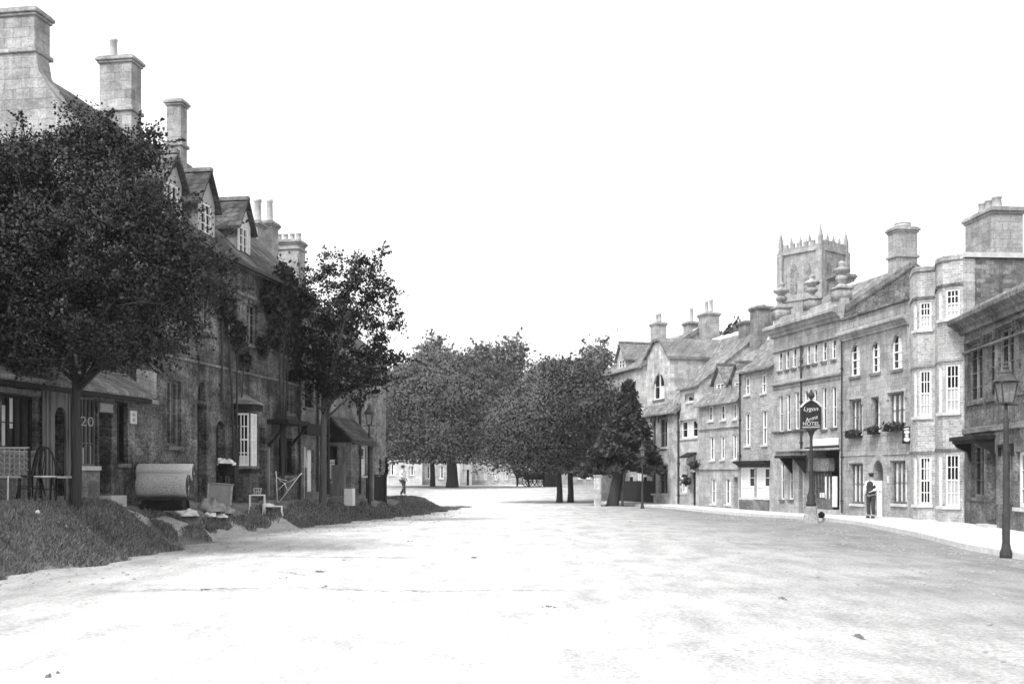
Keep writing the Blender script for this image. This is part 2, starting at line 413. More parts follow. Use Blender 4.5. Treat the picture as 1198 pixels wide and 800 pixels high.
    def door(s, r, mat='door paint', rec=.25, arch=0.0, panels=3, handle=True, surround=None, knobside=1):
        u0, u1, z0, z1 = r; s.add_open(r, arch, rec)
        d = MB(); d.box(u0,u1,rec,rec+.05,z0,z1)
        for i in range(panels):
            for j in range(2):
                a = u0+(u1-u0)*(.12+.42*j); b = a+(u1-u0)*.34; c = z0+(z1-z0)*(.06+.9*i/panels); e = c+(z1-z0)*(.9/panels-.06)
                d.box(a,b,rec-.012,rec+.001,c,e)
        o = d.build('door', mat, s.root)
        if handle:
            hx = u1-.1 if knobside > 0 else u0+.1
            h = MB(); h.lathe((hx, rec-.05, z0+(z1-z0)*.47), [(.01,-.03),(.03,-.015),(.03,.015),(.01,.03)], 8); h.build('handle', 'iron grey', o)
        if surround:
            q = MB(); w = .16; q.box(u0-w,u0-.002,-.04,.02,z0,z1+w); q.box(u1+.002,u1+w,-.04,.02,z0,z1+w); q.box(u0-.002,u1+.002,-.038,.02,z1+.002,z1+w)
            q.build('surround', surround, o)
        return o
    def chimney(s, u, v, w, d, z0, z1, mat='chimney stone', pots=0, potmat='clay pot', string=None, ph=.45, pr=.13, parent=None, cap=.1, potpos=None):
        mb = MB(); mb.box(u-w/2,u+w/2,v-d/2,v+d/2,z0,z1)
        if string: mb.box(u-w/2-.07,u+w/2+.07,v-d/2-.07,v+d/2+.07,string-.06,string+.06)
        for k, (e, a, b) in enumerate(((.05,-.18,-.1),(cap,-.1,.0),(cap-.05,.0,.06))):
            mb.box(u-w/2-e,u+w/2+e,v-d/2-e,v+d/2+e,z1+a,z1+b+.002)
        o = bevel(mb.build('chimney', mat, parent or s.roofo or s.root), .02)
        fl = MB(); fl.box(u-w/2+.1,u+w/2-.1,v-d/2+.1,v+d/2-.1,z1+.06,z1+.13); 
        for i in range(pots):
            t = (potpos[i] if potpos else (i+.5)/pots)
            c = (u-w/2+w*t, v, z1+.1) if w >= d else (u, v-d/2+d*t, z1+.1)
            pb = MB(); pb.lathe(c, [(pr,0),(pr*.95,.08),(pr*.82,ph*.85),(pr*.98,ph*.88),(pr*.98,ph),(pr*.7,ph),(pr*.7,ph-.1)], 12); pb.build('pot', potmat, o, True)
        return o
    def pipe(s, px, py0, py1, r=.04, off=-.07):
        u = s.u(px, off); mb = MB(); z0, z1 = s.z(px, py1, off), s.z(px, py0, off)
        mb.tube([(u, off, z0), (u, off, z1-.15), (u, off, z1)], [r, r, r*1.6], 8)
        zz = z0+.5
        while zz < z1-.4: mb.box(u-r*1.7,u+r*1.7,off-r*1.3,0,zz-.03,zz+.03); zz += 1.8
        return mb.build('drainpipe', 'black iron', s.root)
def front_grid(mb, u0, u1, z0, z1, opens, y=0.0, xf=None):
    xf = xf or (lambda u, v, z: (u, v, z))
    ops = [o for o in opens if o[1] > u0 and o[0] < u1]
    us = sorted({u0, u1, *[min(max(t, u0), u1) for o in ops for t in o[:2]]}); zs = sorted({z0, z1, *[min(max(t, z0), z1) for o in ops for t in o[2:4]]})
    for a, b in zip(us, us[1:]):
        if b-a < 1e-5: continue
        for c, d in zip(zs, zs[1:]):
            if d-c < 1e-5: continue
            m, k = (a+b)/2, (c+d)/2
            if any(o[0] < m < o[1] and o[2] < k < o[3] for o in ops): continue
            mb.poly(xf(a,y,c), xf(b,y,c), xf(b,y,d), xf(a,y,d))
    for (a, b, c, d, arch, r) in ops:
        mb.poly(xf(a,y,c), xf(a,y,d), xf(a,y+r+.04,d), xf(a,y+r+.04,c)); mb.poly(xf(b,y,d), xf(b,y,c), xf(b,y+r+.04,c), xf(b,y+r+.04,d))
        mb.poly(xf(a,y,c), xf(a,y+r+.04,c), xf(b,y+r+.04,c), xf(b,y,c))
        if not arch: mb.poly(xf(a,y,d), xf(b,y,d), xf(b,y+r+.04,d), xf(a,y+r+.04,d))
        else:
            h = (b-a)/2*arch; n = 10; cu = (a+b)/2
            P = [(cu-(b-a)/2*math.cos(math.pi*i/n), d-h+h*math.sin(math.pi*i/n)) for i in range(n+1)]
            for (p, q), (p2, q2) in zip(P, P[1:]):
                mb.poly(xf(p,y,q), xf(p2,y,q2), xf(p2,y,d), xf(p,y,d)); mb.poly(xf(p,y,q), xf(p,y+r+.04,q), xf(p2,y+r+.04,q2), xf(p2,y,q2))
                # back lining so that the square glass behind never shows above the arch
    return mb
class Panel(House):
    """one face of a bay: same window tools, placed at an angle on the parent house"""
    def __init__(s, H, A, B):
        s.H = H; s.root = H.root; s.base = H.base; s.A, s.B = A, B
        a, b = H.loc(*A, 0), H.loc(*B, 0); s.P0 = Vector((a.x, a.y)); d = Vector((b.x, b.y))-s.P0; s.L = d.length; s.d = d.normalized()
        s.n = Vector((-s.d.y, s.d.x)); s.open = []; s.ang = math.atan2(B[1]-A[1], B[0]-A[0])
    def win(s, r, **k):
        w = House.win(s, r, **k); w.location = (s.A[0], s.A[1], 0); w.rotation_euler = (0, 0, s.ang); return w
    def skin(s, mb, z0, z1):
        c, sn = math.cos(s.ang), math.sin(s.ang)
        front_grid(mb, 0, s.L, z0, z1, s.open, 0, lambda u, v, z: (s.A[0]+c*u-sn*v, s.A[1]+sn*u+c*v, z))
def plan_ring(H, name, mat, pts, z0, z1, out):
    """a moulding that follows the plan of a bay, pushed out by `out` from its face"""
    cu = sum(p[0] for p in pts)/len(pts)
    o = [(p[0]+(out if p[0] > cu else -out)*.8, p[1]-(out if p[1] < -.05 else 0)) for p in pts]
    mb = MB(); mb.prism([(a, b, z0) for a, b in o], (0, 0, z1-z0)); return mb.build(name, mat, H.root)

# ================= right-hand terrace, far end of each front first ==========
KI0, KI1 = (14.6, 34.5), (13.41, 24.0)
KH0 = (14.29, 38.4); KG0 = (13.52, 43.8); KF0 = (12.24, 50.0); KE0 = (11.4, 53.4); KD0 = (10.2, 58.3); KC0 = (9.6, 61.0); KB0 = (8.16, 66.7); KA0 = (6.2, 74.2)
CUR = [(.42, .97, .03, .97)]
# --- nearest house: dark stone, heavy cornice
H = House('stone_house', 'dark stone two-storey house with heavy cornice at the right edge, nearest the road', 'house', KI0, KI1, .12)
for a, b, t, bt, l in ((1132, 1149.5, 401, 470, 2), (1154, 1163.5, 392, 466, 1), (1167.5, 1186, 383, 462, 2), (1192, 1212, 372, 456, 2)):
    H.win(H.rect(a, b, t, bt), lights=l, rows=4, rec=.12, frame='smoked stone', fw=.08, curtain=[(.72, 1, 0, .95)] if l == 1 else [(.36,.48,0,.9),(.86,1,0,.95)], sillmat='dark ashlar', hood='dark ashlar')
H.win(H.rect(1136, 1151, 520, 582), lights=2, rows=3, rec=.14, frame='smoked stone', fw=.08, sillmat='dark ashlar', curtain=[(.8, 1, 0, .9)])
dr = H.door(H.rect(1154.5, 1165, 530, 613), 'door paint', .3)
H.win(H.rect(1172, 1184.5, 525, 586), lights=2, rows=3, rec=.12, frame='smoked stone', fw=.07, sillmat='dark ashlar', hood='dark timber')
H.win(H.rect(1188, 1206, 528, 594), lights=1, rows=3, rec=.15, frame='white paint', fw=.09, cols=2)
H.walls('dark ashlar', H.z(1124, 386), 9, H.z(1124, 386)+3.2)
e = H.eave
H.roof('slate', over=.1, verge=-.05)
c = H.cornice('dark ashlar', -.15, H.L, e-.22, .5, .5, 'cornice')
H.band('frieze', 'smoked stone', 0, H.L, e-.85, e-.78, .09)
H.band('string_course', 'chimney stone dark', .0, H.L, H.z(1132, 501.5)-.17, H.z(1132, 501.5), .08)
H.band('parapet', 'chimney stone', .4, H.L, e+.28, e+.62, -.12, .3)
hd = MB(); a, b, z0, z1 = H.rect(1134, 1164.5, 511, 517)
hd.box(a, b, -.62, .0, z1-.1, z1+.02); hd.box(a+.06, b-.06, -.54, -.001, z1-.18, z1-.101)
for q in (a+.12, b-.12): hd.prism([(q-.06,-.0,z1-.18),(q-.06,-.5,z1-.18),(q-.06,-.42,z1-.3),(q-.06,-.12,z1-.45),(q-.06,-.0,z1-.8)], (.12,0,0))
hd.build('door_hood', 'dark timber', H.root)
q = MB(); q.box(H.u(1154,0), H.u(1165.5,0)+.05, -.3, .0, -.05, .1); q.build('doorstep', 'kerb stone', H.root)
H.chimney(H.u(1192), 2.6, 1.0, .9, e+.6, H.z(1186, 302, 2.6), 'chimney stone dark', 2, parent=H.root)

# --- tall house with two canted bays
H = House('bay_house', 'tall pale-brick house with two stacks of canted sash bays, under the chimney with three pots', 'house', KH0, KI0, .1)
top = H.z(1122, 297, -.45)
BAYS = ((1064.5, 1066, 1073.5, 1093.5), (1094, 1095, 1103.5, 1127.5))
mbw = MB(); rows_ = [((353, 385), (433, 487), (534, 590)), ((338, 372), (426, 482), (531, 592))]
frontx = [((1067.5, 1072.8), (1075.5, 1089.5)), ((1097, 1102.5), (1106, 1122.5))]
body_top = top
for bi, (a0, a1, a2, a3) in enumerate(BAYS):
    p = -.45
    pts = [(H.u(a0), 0), (H.u(a1+2, p), p), (H.u(a2, p), p), (H.u(a3), 0)]
    if pts[1][0] < pts[0][0]+.15: pts[1] = (pts[0][0]+.3, p)
    P = [Panel(H, pts[i], pts[i+1]) for i in range(3)]
    for (t, b) in rows_[bi]:
        (fa, fb), (ca, cb) = frontx[bi]
        rr = P[1].rect(fa, fb, t, b); rr = (max(.06, rr[0]), min(P[1].L-.06, rr[1]), P[2].z((ca+cb)/2, b), P[2].z((ca+cb)/2, t))
        P[1].win(rr, lights=1, rows=4, cols=2, rec=.06, fw=.05, sash=True, bars=.02, curtain=[(.05,.95,.02,.98)], sill=True, sillmat='kerb stone')
        rr = P[2].rect(ca, cb, t, b); rr = (max(.05, rr[0]), min(P[2].L-.05, rr[1]), rr[2], rr[3])
        P[2].win(rr, lights=1, rows=4, cols=3, rec=.06, fw=.06, sash=True, bars=.026, cmat='net curtain', curtain=[(.02,.98,.02,.5)] if b not in (590,) else [(.5,.95,.5,.9)], sill=True, sillmat='kerb stone')
    mb = MB()
    for q in P: q.skin(mb, -.7, top)
    mb.poly(*[(x, y, top-.02) for x, y in pts])
    mb.build('bay', 'pale brick', H.root)
    plan_ring(H, 'parapet_coping', 'chimney stone', pts, top-.03, top+.12, .06)
    for k, (t, b) in enumerate(rows_[bi]):
        zz = P[2].z(sum(frontx[bi][1])/2, t); plan_ring(H, 'lintel_band', 'dark ashlar' if k != 1 else 'chimney stone', pts, zz+.1, zz+.18, .05)
H.walls('pale brick', top-.02, 8, top-.02, sidemat='grey rubble')
H.flatroof(z=top)
mb = MB(); mb.box(H.L-.32, H.L+.1, -.05, 6, top-.0, top+.16); mb.build('wall_coping', 'kerb stone', H.root)
mb = MB(); mb.box(H.L-.02, H.L+.03, -.02, .35, -.6, top-.03); mb.build('quoins', 'pale ashlar', H.root)
v0, v1 = .95, 2.0
H.chimney(H.L-.85, 1.45, 1.75, 1.05, top, H.z(1156, 247, 1.0), 'chimney stone', 3, 'clay pot', None, .45, .17, potpos=[.12, .36, .62])
sg = empty('hanging_sign', H.loc(H.u(1063.5, -.05), -.12, H.z(1066, 519)), 'small dark oblong board with a pale winged emblem, beside the bay house', 'sign', None, H.root.rotation_euler.z+R(48))
mb = MB(); mb.box(-.17, .17, -.03, .03, 0, .62); bevel(mb.build('board', 'sign black', sg), .01)
mb = MB()
for (r, zc, k) in ((.1, .42, 1), (.07, .29, 1), (.11, .16, 1)):
    n = 14; mb.prism([(r*math.cos(2*math.pi*i/n), -.031, zc+r*.75*math.sin(2*math.pi*i/n)) for i in range(n)], (0, -.008, 0))
mb.prism([(-.12,-.031,.5),(.1,-.031,.53),(.06,-.031,.58),(-.1,-.031,.55)], (0,-.008,0)); mb.build('emblem', 'sign letter', sg)
mb = MB(); mb.bar((.17, 0, .55), (.45, 0, .55), .03); mb.build('bracket', 'black iron', sg)

# --- inn with arched top windows
H = House('inn_building', 'pale three-storey inn with arched top windows, flower boxes and a man at its arched door', 'inn', KG0, KH0, .04)
WG = [(996, 1009, 468, 507), (1022, 1029.5, 466, 503), (1041, 1059, 460, 499)]
for a, b, t, bt in ((995, 1006, 402, 440), (1019.5, 1029.5, 399, 436), (1043, 1055.5, 391, 432)):
    H.win(H.rect(a, b, t, bt), lights=1, rows=4, cols=2, rec=.09, arch=1.25, fw=.05, sash=True, curtain=[(.4, .95, .02, .9)], sillmat='chimney stone dark')
boxes = []
for i, (a, b, t, bt) in enumerate(WG):
    l = 1 if i == 1 else 3
    H.win(H.rect(a, b, t, bt), lights=l, rows=2, rec=.1, fw=.06, frame='dark ashlar', mull=.12 if l == 3 else None, curtain=[(.05, .3, .0, 1), (.38, .63, 0, 1), (.72, .97, 0, 1)] if l == 3 else [(.3, 1, 0, 1)], hood='pale ashlar')
    boxes.append(H.rect(a-1, b+.5, bt-4, bt+5))
for i, (a, b, t, bt) in enumerate(((996, 1011, 543, 589), (1044, 1061, 540, 589))):
    H.win(H.rect(a, b, t, bt), lights=3, rows=2, rec=.1, fw=.06, frame='dark ashlar', mull=.12, curtain=[(.05, .3, .0, 1), (.38, .63, 0, 1), (.72, .97, 0, 1)], hood='pale ashlar')
r = H.rect(1023.5, 1034.5, 539, 608); H.add_open(r, 1.3, .5)
mb = MB(); mb.poly((r[0], .53, r[2]), (r[1], .53, r[2]), (r[1], .53, r[3]), (r[0], .53, r[3])); o = mb.build('doorway', 'dark cloth', H.root)  # near-black sheet stands for the unlit passage behind the door
mb = MB(); mb.box(r[0]+.03, r[0]+.38, .07, .12, r[2]+.02, r[3]-.75); o = mb.build('door', 'white paint', H.root)
mb = MB(); mb.lathe((r[0]+.32, .04, 1.0), [(.01,-.03),(.03,0),(.01,.03)], 8); mb.build('handle', 'iron grey', o)
mb = MB(); n = 14; cu = (r[0]+r[1])/2; hw = (r[1]-r[0])/2
for i in range(n):
    a0, a1 = math.pi*i/n, math.pi*(i+1)/n
    P = [(cu-(hw+w)*math.cos(a), (r[3]-hw*1.3)+(hw*1.3+w)*math.sin(a)) for a in (a0, a1) for w in (.03, .26)]
    mb.hexa([(P[0][0],-.06,P[0][1]),(P[1][0],-.06,P[1][1]),(P[3][0],-.06,P[3][1]),(P[2][0],-.06,P[2][1]),(P[0][0],.0,P[0][1]),(P[1][0],.0,P[1][1]),(P[3][0],.0,P[3][1]),(P[2][0],.0,P[2][1])])
for q in (-1, 1): mb.box(cu+q*(hw+.145)-.115, cu+q*(hw+.145)+.115, -.06, 0, r[2], r[3]-hw*1.3)
mb.build('door_arch', 'pale ashlar', H.root)
H.walls('gold ashlar', H.z(1030, 361), 7, H.z(1030, 361))
H.flatroof(z=H.eave-.3)
H.cornice('pale ashlar', -.0, H.L, H.z(1030, 388), .34, .3, 'cornice')
H.band('parapet_coping', 'dark ashlar', 0, H.L, H.eave-.02, H.eave+.08, .1, .35)
H.band('string_course', 'chimney stone', 0, H.L, H.z(1030, 532.5), H.z(1030, 531), .03)
mb = MB(); a, b, z0, z1 = H.rect(1035.5, 1040.5, 556, 565); mb.box(a, b, -.03, -.002, z0, z1)
tag(mb.build('poster', 'notice', None), 'white paper notice on the inn wall just right of the arched door', 'poster').matrix_world = Matrix.Translation((H.P0.x, H.P0.y, H.base)) @ Matrix.Rotation(H.root.rotation_euler.z, 4, 'Z')
HG = H
def leaves(n, cen, sig, size, elong=1.5):
    """n leaf quads around given clump centres -> verts, faces"""
    cen = np.asarray(cen, float); idx = RNG.integers(0, len(cen), n)
    sig = np.asarray(sig, float); c = cen[idx]+RNG.normal(size=(n, 3))*(sig[idx][:, None] if sig.ndim == 1 and len(sig) == len(cen) else sig)
    return leafquads(c, size, elong)
def leafquads(c, size, elong=1.5, out=None):
    n = len(c); t = RNG.normal(size=(n, 3)); t /= np.linalg.norm(t, axis=1)[:, None]
    b = np.cross(t, RNG.normal(size=(n, 3))); b /= np.linalg.norm(b, axis=1)[:, None]
    s = (size*(.6+.8*RNG.random(n)))[:, None]
    if out is not None:      # turn every leaf so that its upper side looks out of its clump
        fl = (np.cross(t, b)*out).sum(1) > 0; b = np.where(fl[:, None], -b, b)
    v = np.stack([c-t*s*elong/2, c+b*s/2-t*s*.1, c+t*s*elong/2, c-b*s/2-t*s*.1], 1).reshape(-1, 3)
    return v
def leafmesh(name, v, mat, parent=None, nrm=None):
    n = len(v)//4; me = bpy.data.meshes.new(name)
    me.vertices.add(len(v)); me.vertices.foreach_set('co', v.astype(np.float32).ravel())
    me.loops.add(n*4); me.loops.foreach_set('vertex_index', np.arange(n*4, dtype=np.int32))
    me.polygons.add(n); me.polygons.foreach_set('loop_start', np.arange(0, n*4, 4, dtype=np.int32))
    me.update(calc_edges=True); me.materials.append(MATS[mat])
    if nrm is not None:
        me.polygons.foreach_set('use_smooth', [True]*n); me.normals_split_custom_set_from_vertices(np.repeat(nrm, 4, 0).tolist())
    o = bpy.data.objects.new(name, me); COL.objects.link(o); o.parent = parent; return o
for i, (a, b, z0, z1) in enumerate(boxes):
    z1 = z0+.32; w = ('leftmost, under the first triple window', 'small middle one, under the narrow window', 'rightmost, under the triple window nearest the bays')[i]
    fb = empty('flower_box', H.loc((a+b)/2, -.12, z0), f'leafy dark flower box on the inn front, {w}', 'flower box', 'flower boxes on the inn front', H.root.rotation_euler.z)
    mb = MB(); L = (b-a)/2; mb.box(-L, L, -.11, .11, 0, .17); mb.build('trough', 'dark timber', fb)
    v = leafquads(np.stack([RNG.uniform(-L*1.05, L*1.05, 260), RNG.normal(-.03, .09, 260), RNG.normal(.17, .07, 260)], 1), .07); leafmesh('foliage', v, 'flower leaf', fb)

# --- grand front with urns and carriage entry
H = House('urn_fronted_house', 'grand pale stone house with urns on its cornice, behind the sign post', 'house', KF0, KG0, -.05)
for a, b in ((910.5, 915), (919, 923), (927, 931.5), (936, 940), (943.5, 947.5), (951.5, 956), (962, 967), (973, 978)):
    H.win(H.rect(a, b, 401+(955-a)*.24, 424+(955-a)*.22), lights=1, rows=2, rec=.06, fw=.04, sillmat='dark ashlar', curtain=[(.5, 1, 0, .7)])
for a, b, t, bt in ((911, 916.3, 463, 505), (919.8, 925, 461, 503.5), (929.7, 935, 458, 502), (940.5, 945.5, 457, 500), (951.5, 956, 456, 499), (961.7, 967.5, 453, 502), (973, 978.8, 452, 500)):
    H.win(H.rect(a, b, t, bt), lights=1, rows=2, rec=.09, fw=.04, curtain=[(.42, 1, 0, 1)], sillmat='dark ashlar')
for a, b, t, bt in ((913, 917.5, 540, 584), (922.7, 928, 540, 584)):
    H.win(H.rect(a, b, t, bt), lights=1, rows=2, rec=.09, fw=.04, curtain=[(.42, 1, 0, 1)], sillmat='dark ashlar')
H.door(H.rect(934.5, 939, 542, 601), 'door paint', .3)
r = H.rect(941, 982, 522, 600); r = (r[0], r[1], .25, r[3]); H.add_open(r, 0, 1.0)
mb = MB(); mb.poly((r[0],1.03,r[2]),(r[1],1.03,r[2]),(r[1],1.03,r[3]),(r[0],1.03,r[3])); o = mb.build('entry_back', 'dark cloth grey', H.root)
mb = MB(); a = r[0]; k = (r[1]-r[0])
mb.box(a+.02, a+k*.62, .28, .34, r[2]+.45, r[3]-1.1); mb.build('shop_glass', 'pane', H.root)
mb = MB()
for t in np.linspace(.02, .62, 8): mb.box(a+k*t-.02, a+k*t+.02, .2, .28, r[2]+.02, r[3]-.55)
mb.box(a+.01, a+k*.63, .18, .35, r[2]+.01, r[2]+.45); mb.box(a+.01, a+k*.66, .1, .35, r[3]-1.05, r[3]-.5); mb.build('shop_front', 'dark ashlar', H.root)
mb = MB()
for p0, p1 in ((966.2, 968.3), (971, 972.8), (975, 979.5)): mb.box(H.u(p0, .3), H.u(p1, .3), .25, .31, r[2]+.12, H.z(972, 557, .3))
mb.build('white_door_leaf', 'white paint', H.root)
mb = MB()
for p0 in (961, 964): mb.box(H.u(p0, .2), H.u(p0+1.5, .2), .12, .19, H.z(962, 582, .2), H.z(962, 576, .2))
mb.build('paper_bills', 'notice', H.root)
H.walls('pale ashlar', H.z(985, 366), 6.6, H.z(1046, 317, 3.0), 3.2, sidemat='dark ashlar')
e = H.eave
H.roof('slate pale', over=-.15, verge=.06, coping=(H.L-.1,))
H.cornice('chimney stone', -.15, H.L+.15, e-.28, .5, .5, 'cornice')
H.band('parapet', 'pale ashlar', 0, H.L, e+.221, e+.62, .0, .35)
H.band('architrave', 'dark ashlar', 0, H.L, e-1.0, e-.93, .06)
H.band('lower_cornice', 'chimney stone', 0, H.L, H.z(940, 446), H.z(940, 443), .14)
H.band('lower_moulding', 'chimney stone', 0, H.L, H.z(940, 450.5), H.z(940, 449.5), .05)
H.band('sill_band', 'dark ashlar', 0, H.u(945), H.z(925, 505.5), H.z(925, 503.5), .1)
H.band('fascia', 'chimney stone', H.u(908), H.L-.1, H.z(945, 527.5), H.z(945, 525), .12)
H.band('entry_lintel', 'white paint', H.u(951), H.u(981), H.z(966, 521), H.z(966, 513), .06)
mb = MB(); a, b, z0, z1 = H.rect(924, 944, 533, 536); mb.box(a, b, -.75, 0, z1-.1, z1); mb.prism([(b-.2,-.0,z1-.1),(b-.2,-.6,z1-.1),(b-.2,-.0,z1-.8)], (.12,0,0)); mb.prism([(a+.15,-.0,z1-.1),(a+.15,-.6,z1-.1),(a+.15,-.0,z1-.8)], (.12,0,0)); mb.build('door_hood', 'dark timber', H.root)
H.pipe(937, 404, 531); H.pipe(984.5, 396, 600, .03)
H.door(H.rect(905.2, 907.8, 549, 597), 'door paint', .15, handle=False)
for i, (px, yt, yb, sc) in enumerate(((911, 333, 376, 1.0), (950, 322, 363, 1.0), (984.5, 301, 347, 1.05))):
    off = .25; uu = H.u(px, off); uu = min(max(uu, .3), H.L-.32); zb = e+.6; ht = (yb-yt)/F*H.Y(px, off)
    s_ = ht/1.65; mb = MB()
    mb.box(uu-.32*s_, uu+.32*s_, off-.32*s_, off+.32*s_, zb, zb+.45*s_); mb.box(uu-.37*s_, uu+.37*s_, off-.37*s_, off+.37*s_, zb+.45*s_, zb+.52*s_)
    mb.lathe((uu, off, zb+.52*s_), [(r_*s_, z_*s_) for r_, z_ in ((.3,0),(.3,.05),(.14,.14),(.11,.22),(.24,.32),(.27,.42),(.2,.5),(.13,.55),(.33,.66),(.37,.74),(.33,.8),(.2,.84),(.1,.9),(.15,.98),(.15,1.06),(.04,1.14))], 16)
    mb.build('urn', 'chimney stone', H.root, True)
H.chimney(H.L-.4, 3.0, .7, .95, e+1, H.z(1060, 266, 2.9), 'chimney stone', 1, 'clay pot', H.z(1060, 299, 2.9), .14, .35)
H.chimney(.5, 3.2, .8, .9, e+.6, H.z(925, 345, 3.2), 'chimney stone dark', 1, string=None)
HF = H
# --- brick three-storey with white shop window
H = House('brick_house', 'narrow three-storey brick house with a white ground-floor shop window', 'house', KE0, KF0, -.08)
for a, b, t, bt in ((871.5, 877.5, 441, 461.5), (890.5, 896.5, 438, 459.5), (871.7, 878, 483, 521), (891.5, 897.5, 480, 520)):
    H.win(H.rect(a, b, t, bt), lights=1, rows=2, rec=.09, fw=.05, sash=True, curtain=[(.35, 1, 0, 1)])
for a, b in ((866, 882.3), (884.3, 900)):
    H.win(H.rect(a, b, 547, 582), lights=1, rows=3, cols=2, rec=.08, fw=.06, curtain=[(.03, .62, 0, .97), (.62, .97, 0, .4)])
H.walls('brick', H.z(886, 431), 7, H.z(886, 401, 3.5), 3.5)
H.roof('slate pale', .25)
H.cornice('dark timber', H.u(865), H.u(901), H.z(883, 546), .3, .35, 'shop_cornice')
H.band('stall_riser', 'smoked stone', H.u(866), H.u(900), 0, H.z(883, 585), .06)
mb = MB(); a, b, z0, z1 = H.rect(869.5, 878, 527, 539); mb.box(a, b, -.04, 0, z0, z1); mb.build('name_plate', 'lead', H.root)
H.chimney(H.u(889, 3.2), 3.3, .9, .95, H.ridge-.7, H.z(889, 361, 3.3), 'chimney stone dark')
H.pipe(865.3, 437, 545)
# --- lower pale house with dormers
H = House('pale_house', 'pale weathered house with dormer windows and a string course, left of the brick house', 'house', KD0, KE0, -.1)
for a, b, t, bt in ((828.5, 834.5, 475, 492), (843, 849, 474, 491), (857, 862, 472, 490), (830.5, 836, 511, 538), (843, 848, 510, 537), (857, 862, 508, 537), (832, 838, 560, 589), (848.5, 855, 560, 589.5)):
    H.win(H.rect(a, b, t, bt), lights=1, rows=2, rec=.08, fw=.05, curtain=[(.35, 1, 0, 1)])
H.door(H.rect(858.5, 863, 558, 597), 'door paint', .2)
H.walls('pale ashlar', H.z(841, 468), 7, H.z(841, 412, 3.5), 3.5)
H.roof('slate pale', .3)
H.band('string_course', 'chimney stone', 0, H.L, H.z(841, 501.5), H.z(841, 499.5), .08)
H.band('string_course', 'chimney stone', 0, H.L, H.z(841, 549.5), H.z(841, 547), .08)
def dormer(H, u, w, v, z0, zs, rise, wallm='rendered wall', roofm='slate', winrect=None, depth=None, frame='white paint', lights=2, rows=3, hang=.18, cheek=None, name='dormer'):
    """gabled dormer: front wall at depth v, running back into the roof slope"""
    k = (H.ridge-H.eave)/H.yr; ztop = zs+rise; vb = min(H.yr+.2, (ztop-H.eave)/k+.15)
    mb = MB(); a, b = u-w/2, u+w/2
    fm = MB(); ww = winrect or (u-w*.32, u+w*.32, z0+.25, zs-.08)
    front_grid(fm, a, b, z0, zs, [(*ww, 0, .06)], v); fm.poly((a,v,zs),(b,v,zs),(u,v,ztop))
    d = fm.build(name, wallm, H.root)
    ch = MB(); ch.poly((a,v,z0),(a,vb,z0),(a,vb,zs),(a,v,zs)); ch.poly((b,v,z0),(b,vb,z0),(b,vb,zs),(b,v,zs)); ch.build('cheek', cheek or wallm, d)
    rf = MB()
    for s_ in (-1, 1):
        e = u+s_*(w/2+hang); ez = zs-hang*rise/(w/2)
        rf.hexa([(u,v-hang,ztop+.0),(e,v-hang,ez),(e,vb,ez),(u,vb,ztop),(u,v-hang,ztop+.1),(e,v-hang,ez+.1),(e,vb,ez+.1),(u,vb,ztop+.1)])
    ro = rf.build('dormer_roof', roofm, d)
    rt = MB(); rt.box(u-.1, u+.1, v-hang, vb, ztop+.03, ztop+.15); rt.build('ridge_cap', 'chimney stone dark', d)
    f = MB(); x0, x1, c, e2 = ww; fw = .06; yy = v+.05
    f.box(x0,x0+fw,yy-.03,yy+.03,c,e2); f.box(x1-fw,x1,yy-.03,yy+.03,c,e2); f.box(x0+fw,x1-fw,yy-.03,yy+.03,c,c+fw); f.box(x0+fw,x1-fw,yy-.03,yy+.03,e2-fw,e2)
    for i in range(1, lights): q = x0+(x1-x0)*i/lights; f.box(q-.03,q+.03,yy-.03,yy+.03,c+fw,e2-fw)
    for i in range(1, rows): q = c+(e2-c)*i/rows; f.box(x0+fw,x1-fw,yy-.01,yy+.02,q-.012,q+.012)
    f.build('dormer_frame', frame, d)
    g = MB(); g.poly((x0,yy+.031,c),(x1,yy+.031,c),(x1,yy+.031,e2),(x0,yy+.031,e2)); g.build('dormer_glass', 'pane', d)
    return d
dormer(H, H.u(851), 1.5, .6, H.eave+.2, H.z(851, 447, .6), .85, 'pale ashlar', 'slate pale')
dormer(H, H.u(830), 1.5, .6, H.eave+.2, H.z(830, 449, .6), .85, 'pale ashlar', 'slate pale')
H.chimney(.5, 3.5, .8, .8, H.ridge-.5, H.z(819, 396, 3.5), 'chimney stone', 1, ph=.6)
H.chimney(H.L-.6, 3.5, .9, .8, H.ridge-.5, H.z(862, 402, 3.5), 'chimney stone dark', 0)
# --- narrow gabled house
H = House('gabled_house', 'narrow stone house with a three-light window and flower baskets by its door', 'house', KC0, KD0, -.1)
H.win(H.rect(797, 816, 492, 512), lights=3, rows=2, rec=.09, fw=.06, hood='pale ashlar', pane='pane', curtain=[(.36, .62, 0, 1)])
H.win(H.rect(803.5, 811, 463, 470), lights=1, rows=1, rec=.09, fw=.05, hood='dark ashlar')
H.win(H.rect(797, 804, 555, 576), lights=1, rows=2, rec=.09, fw=.05, curtain=[(.2, .9, 0, 1)])
H.door(H.rect(807.5, 814, 552, 593), 'door paint', .2)
H.walls('far stone', H.z(807, 452), 8, H.z(807, 411, 4), 4)
H.roof('slate pale', .2)
mb = MB(); a, b, z0, z1 = H.rect(804, 815, 531, 534); mb.prism([(a,0,z1+.1),(a,-.5,z1-.15),(a,-.5,z1-.22),(a,0,z1+.0)], (b-a,0,0)); mb.build('door_hood', 'dark timber', H.root)
H.chimney(.5, 4, .9, .9, H.ridge-.4, H.z(792, 404, 4), 'chimney stone dark', 0); H.chimney(H.L-.4, 4, .6, .6, H.ridge-.4, H.z(818, 396, 4), 'chimney stone dark', 1, ph=.7)
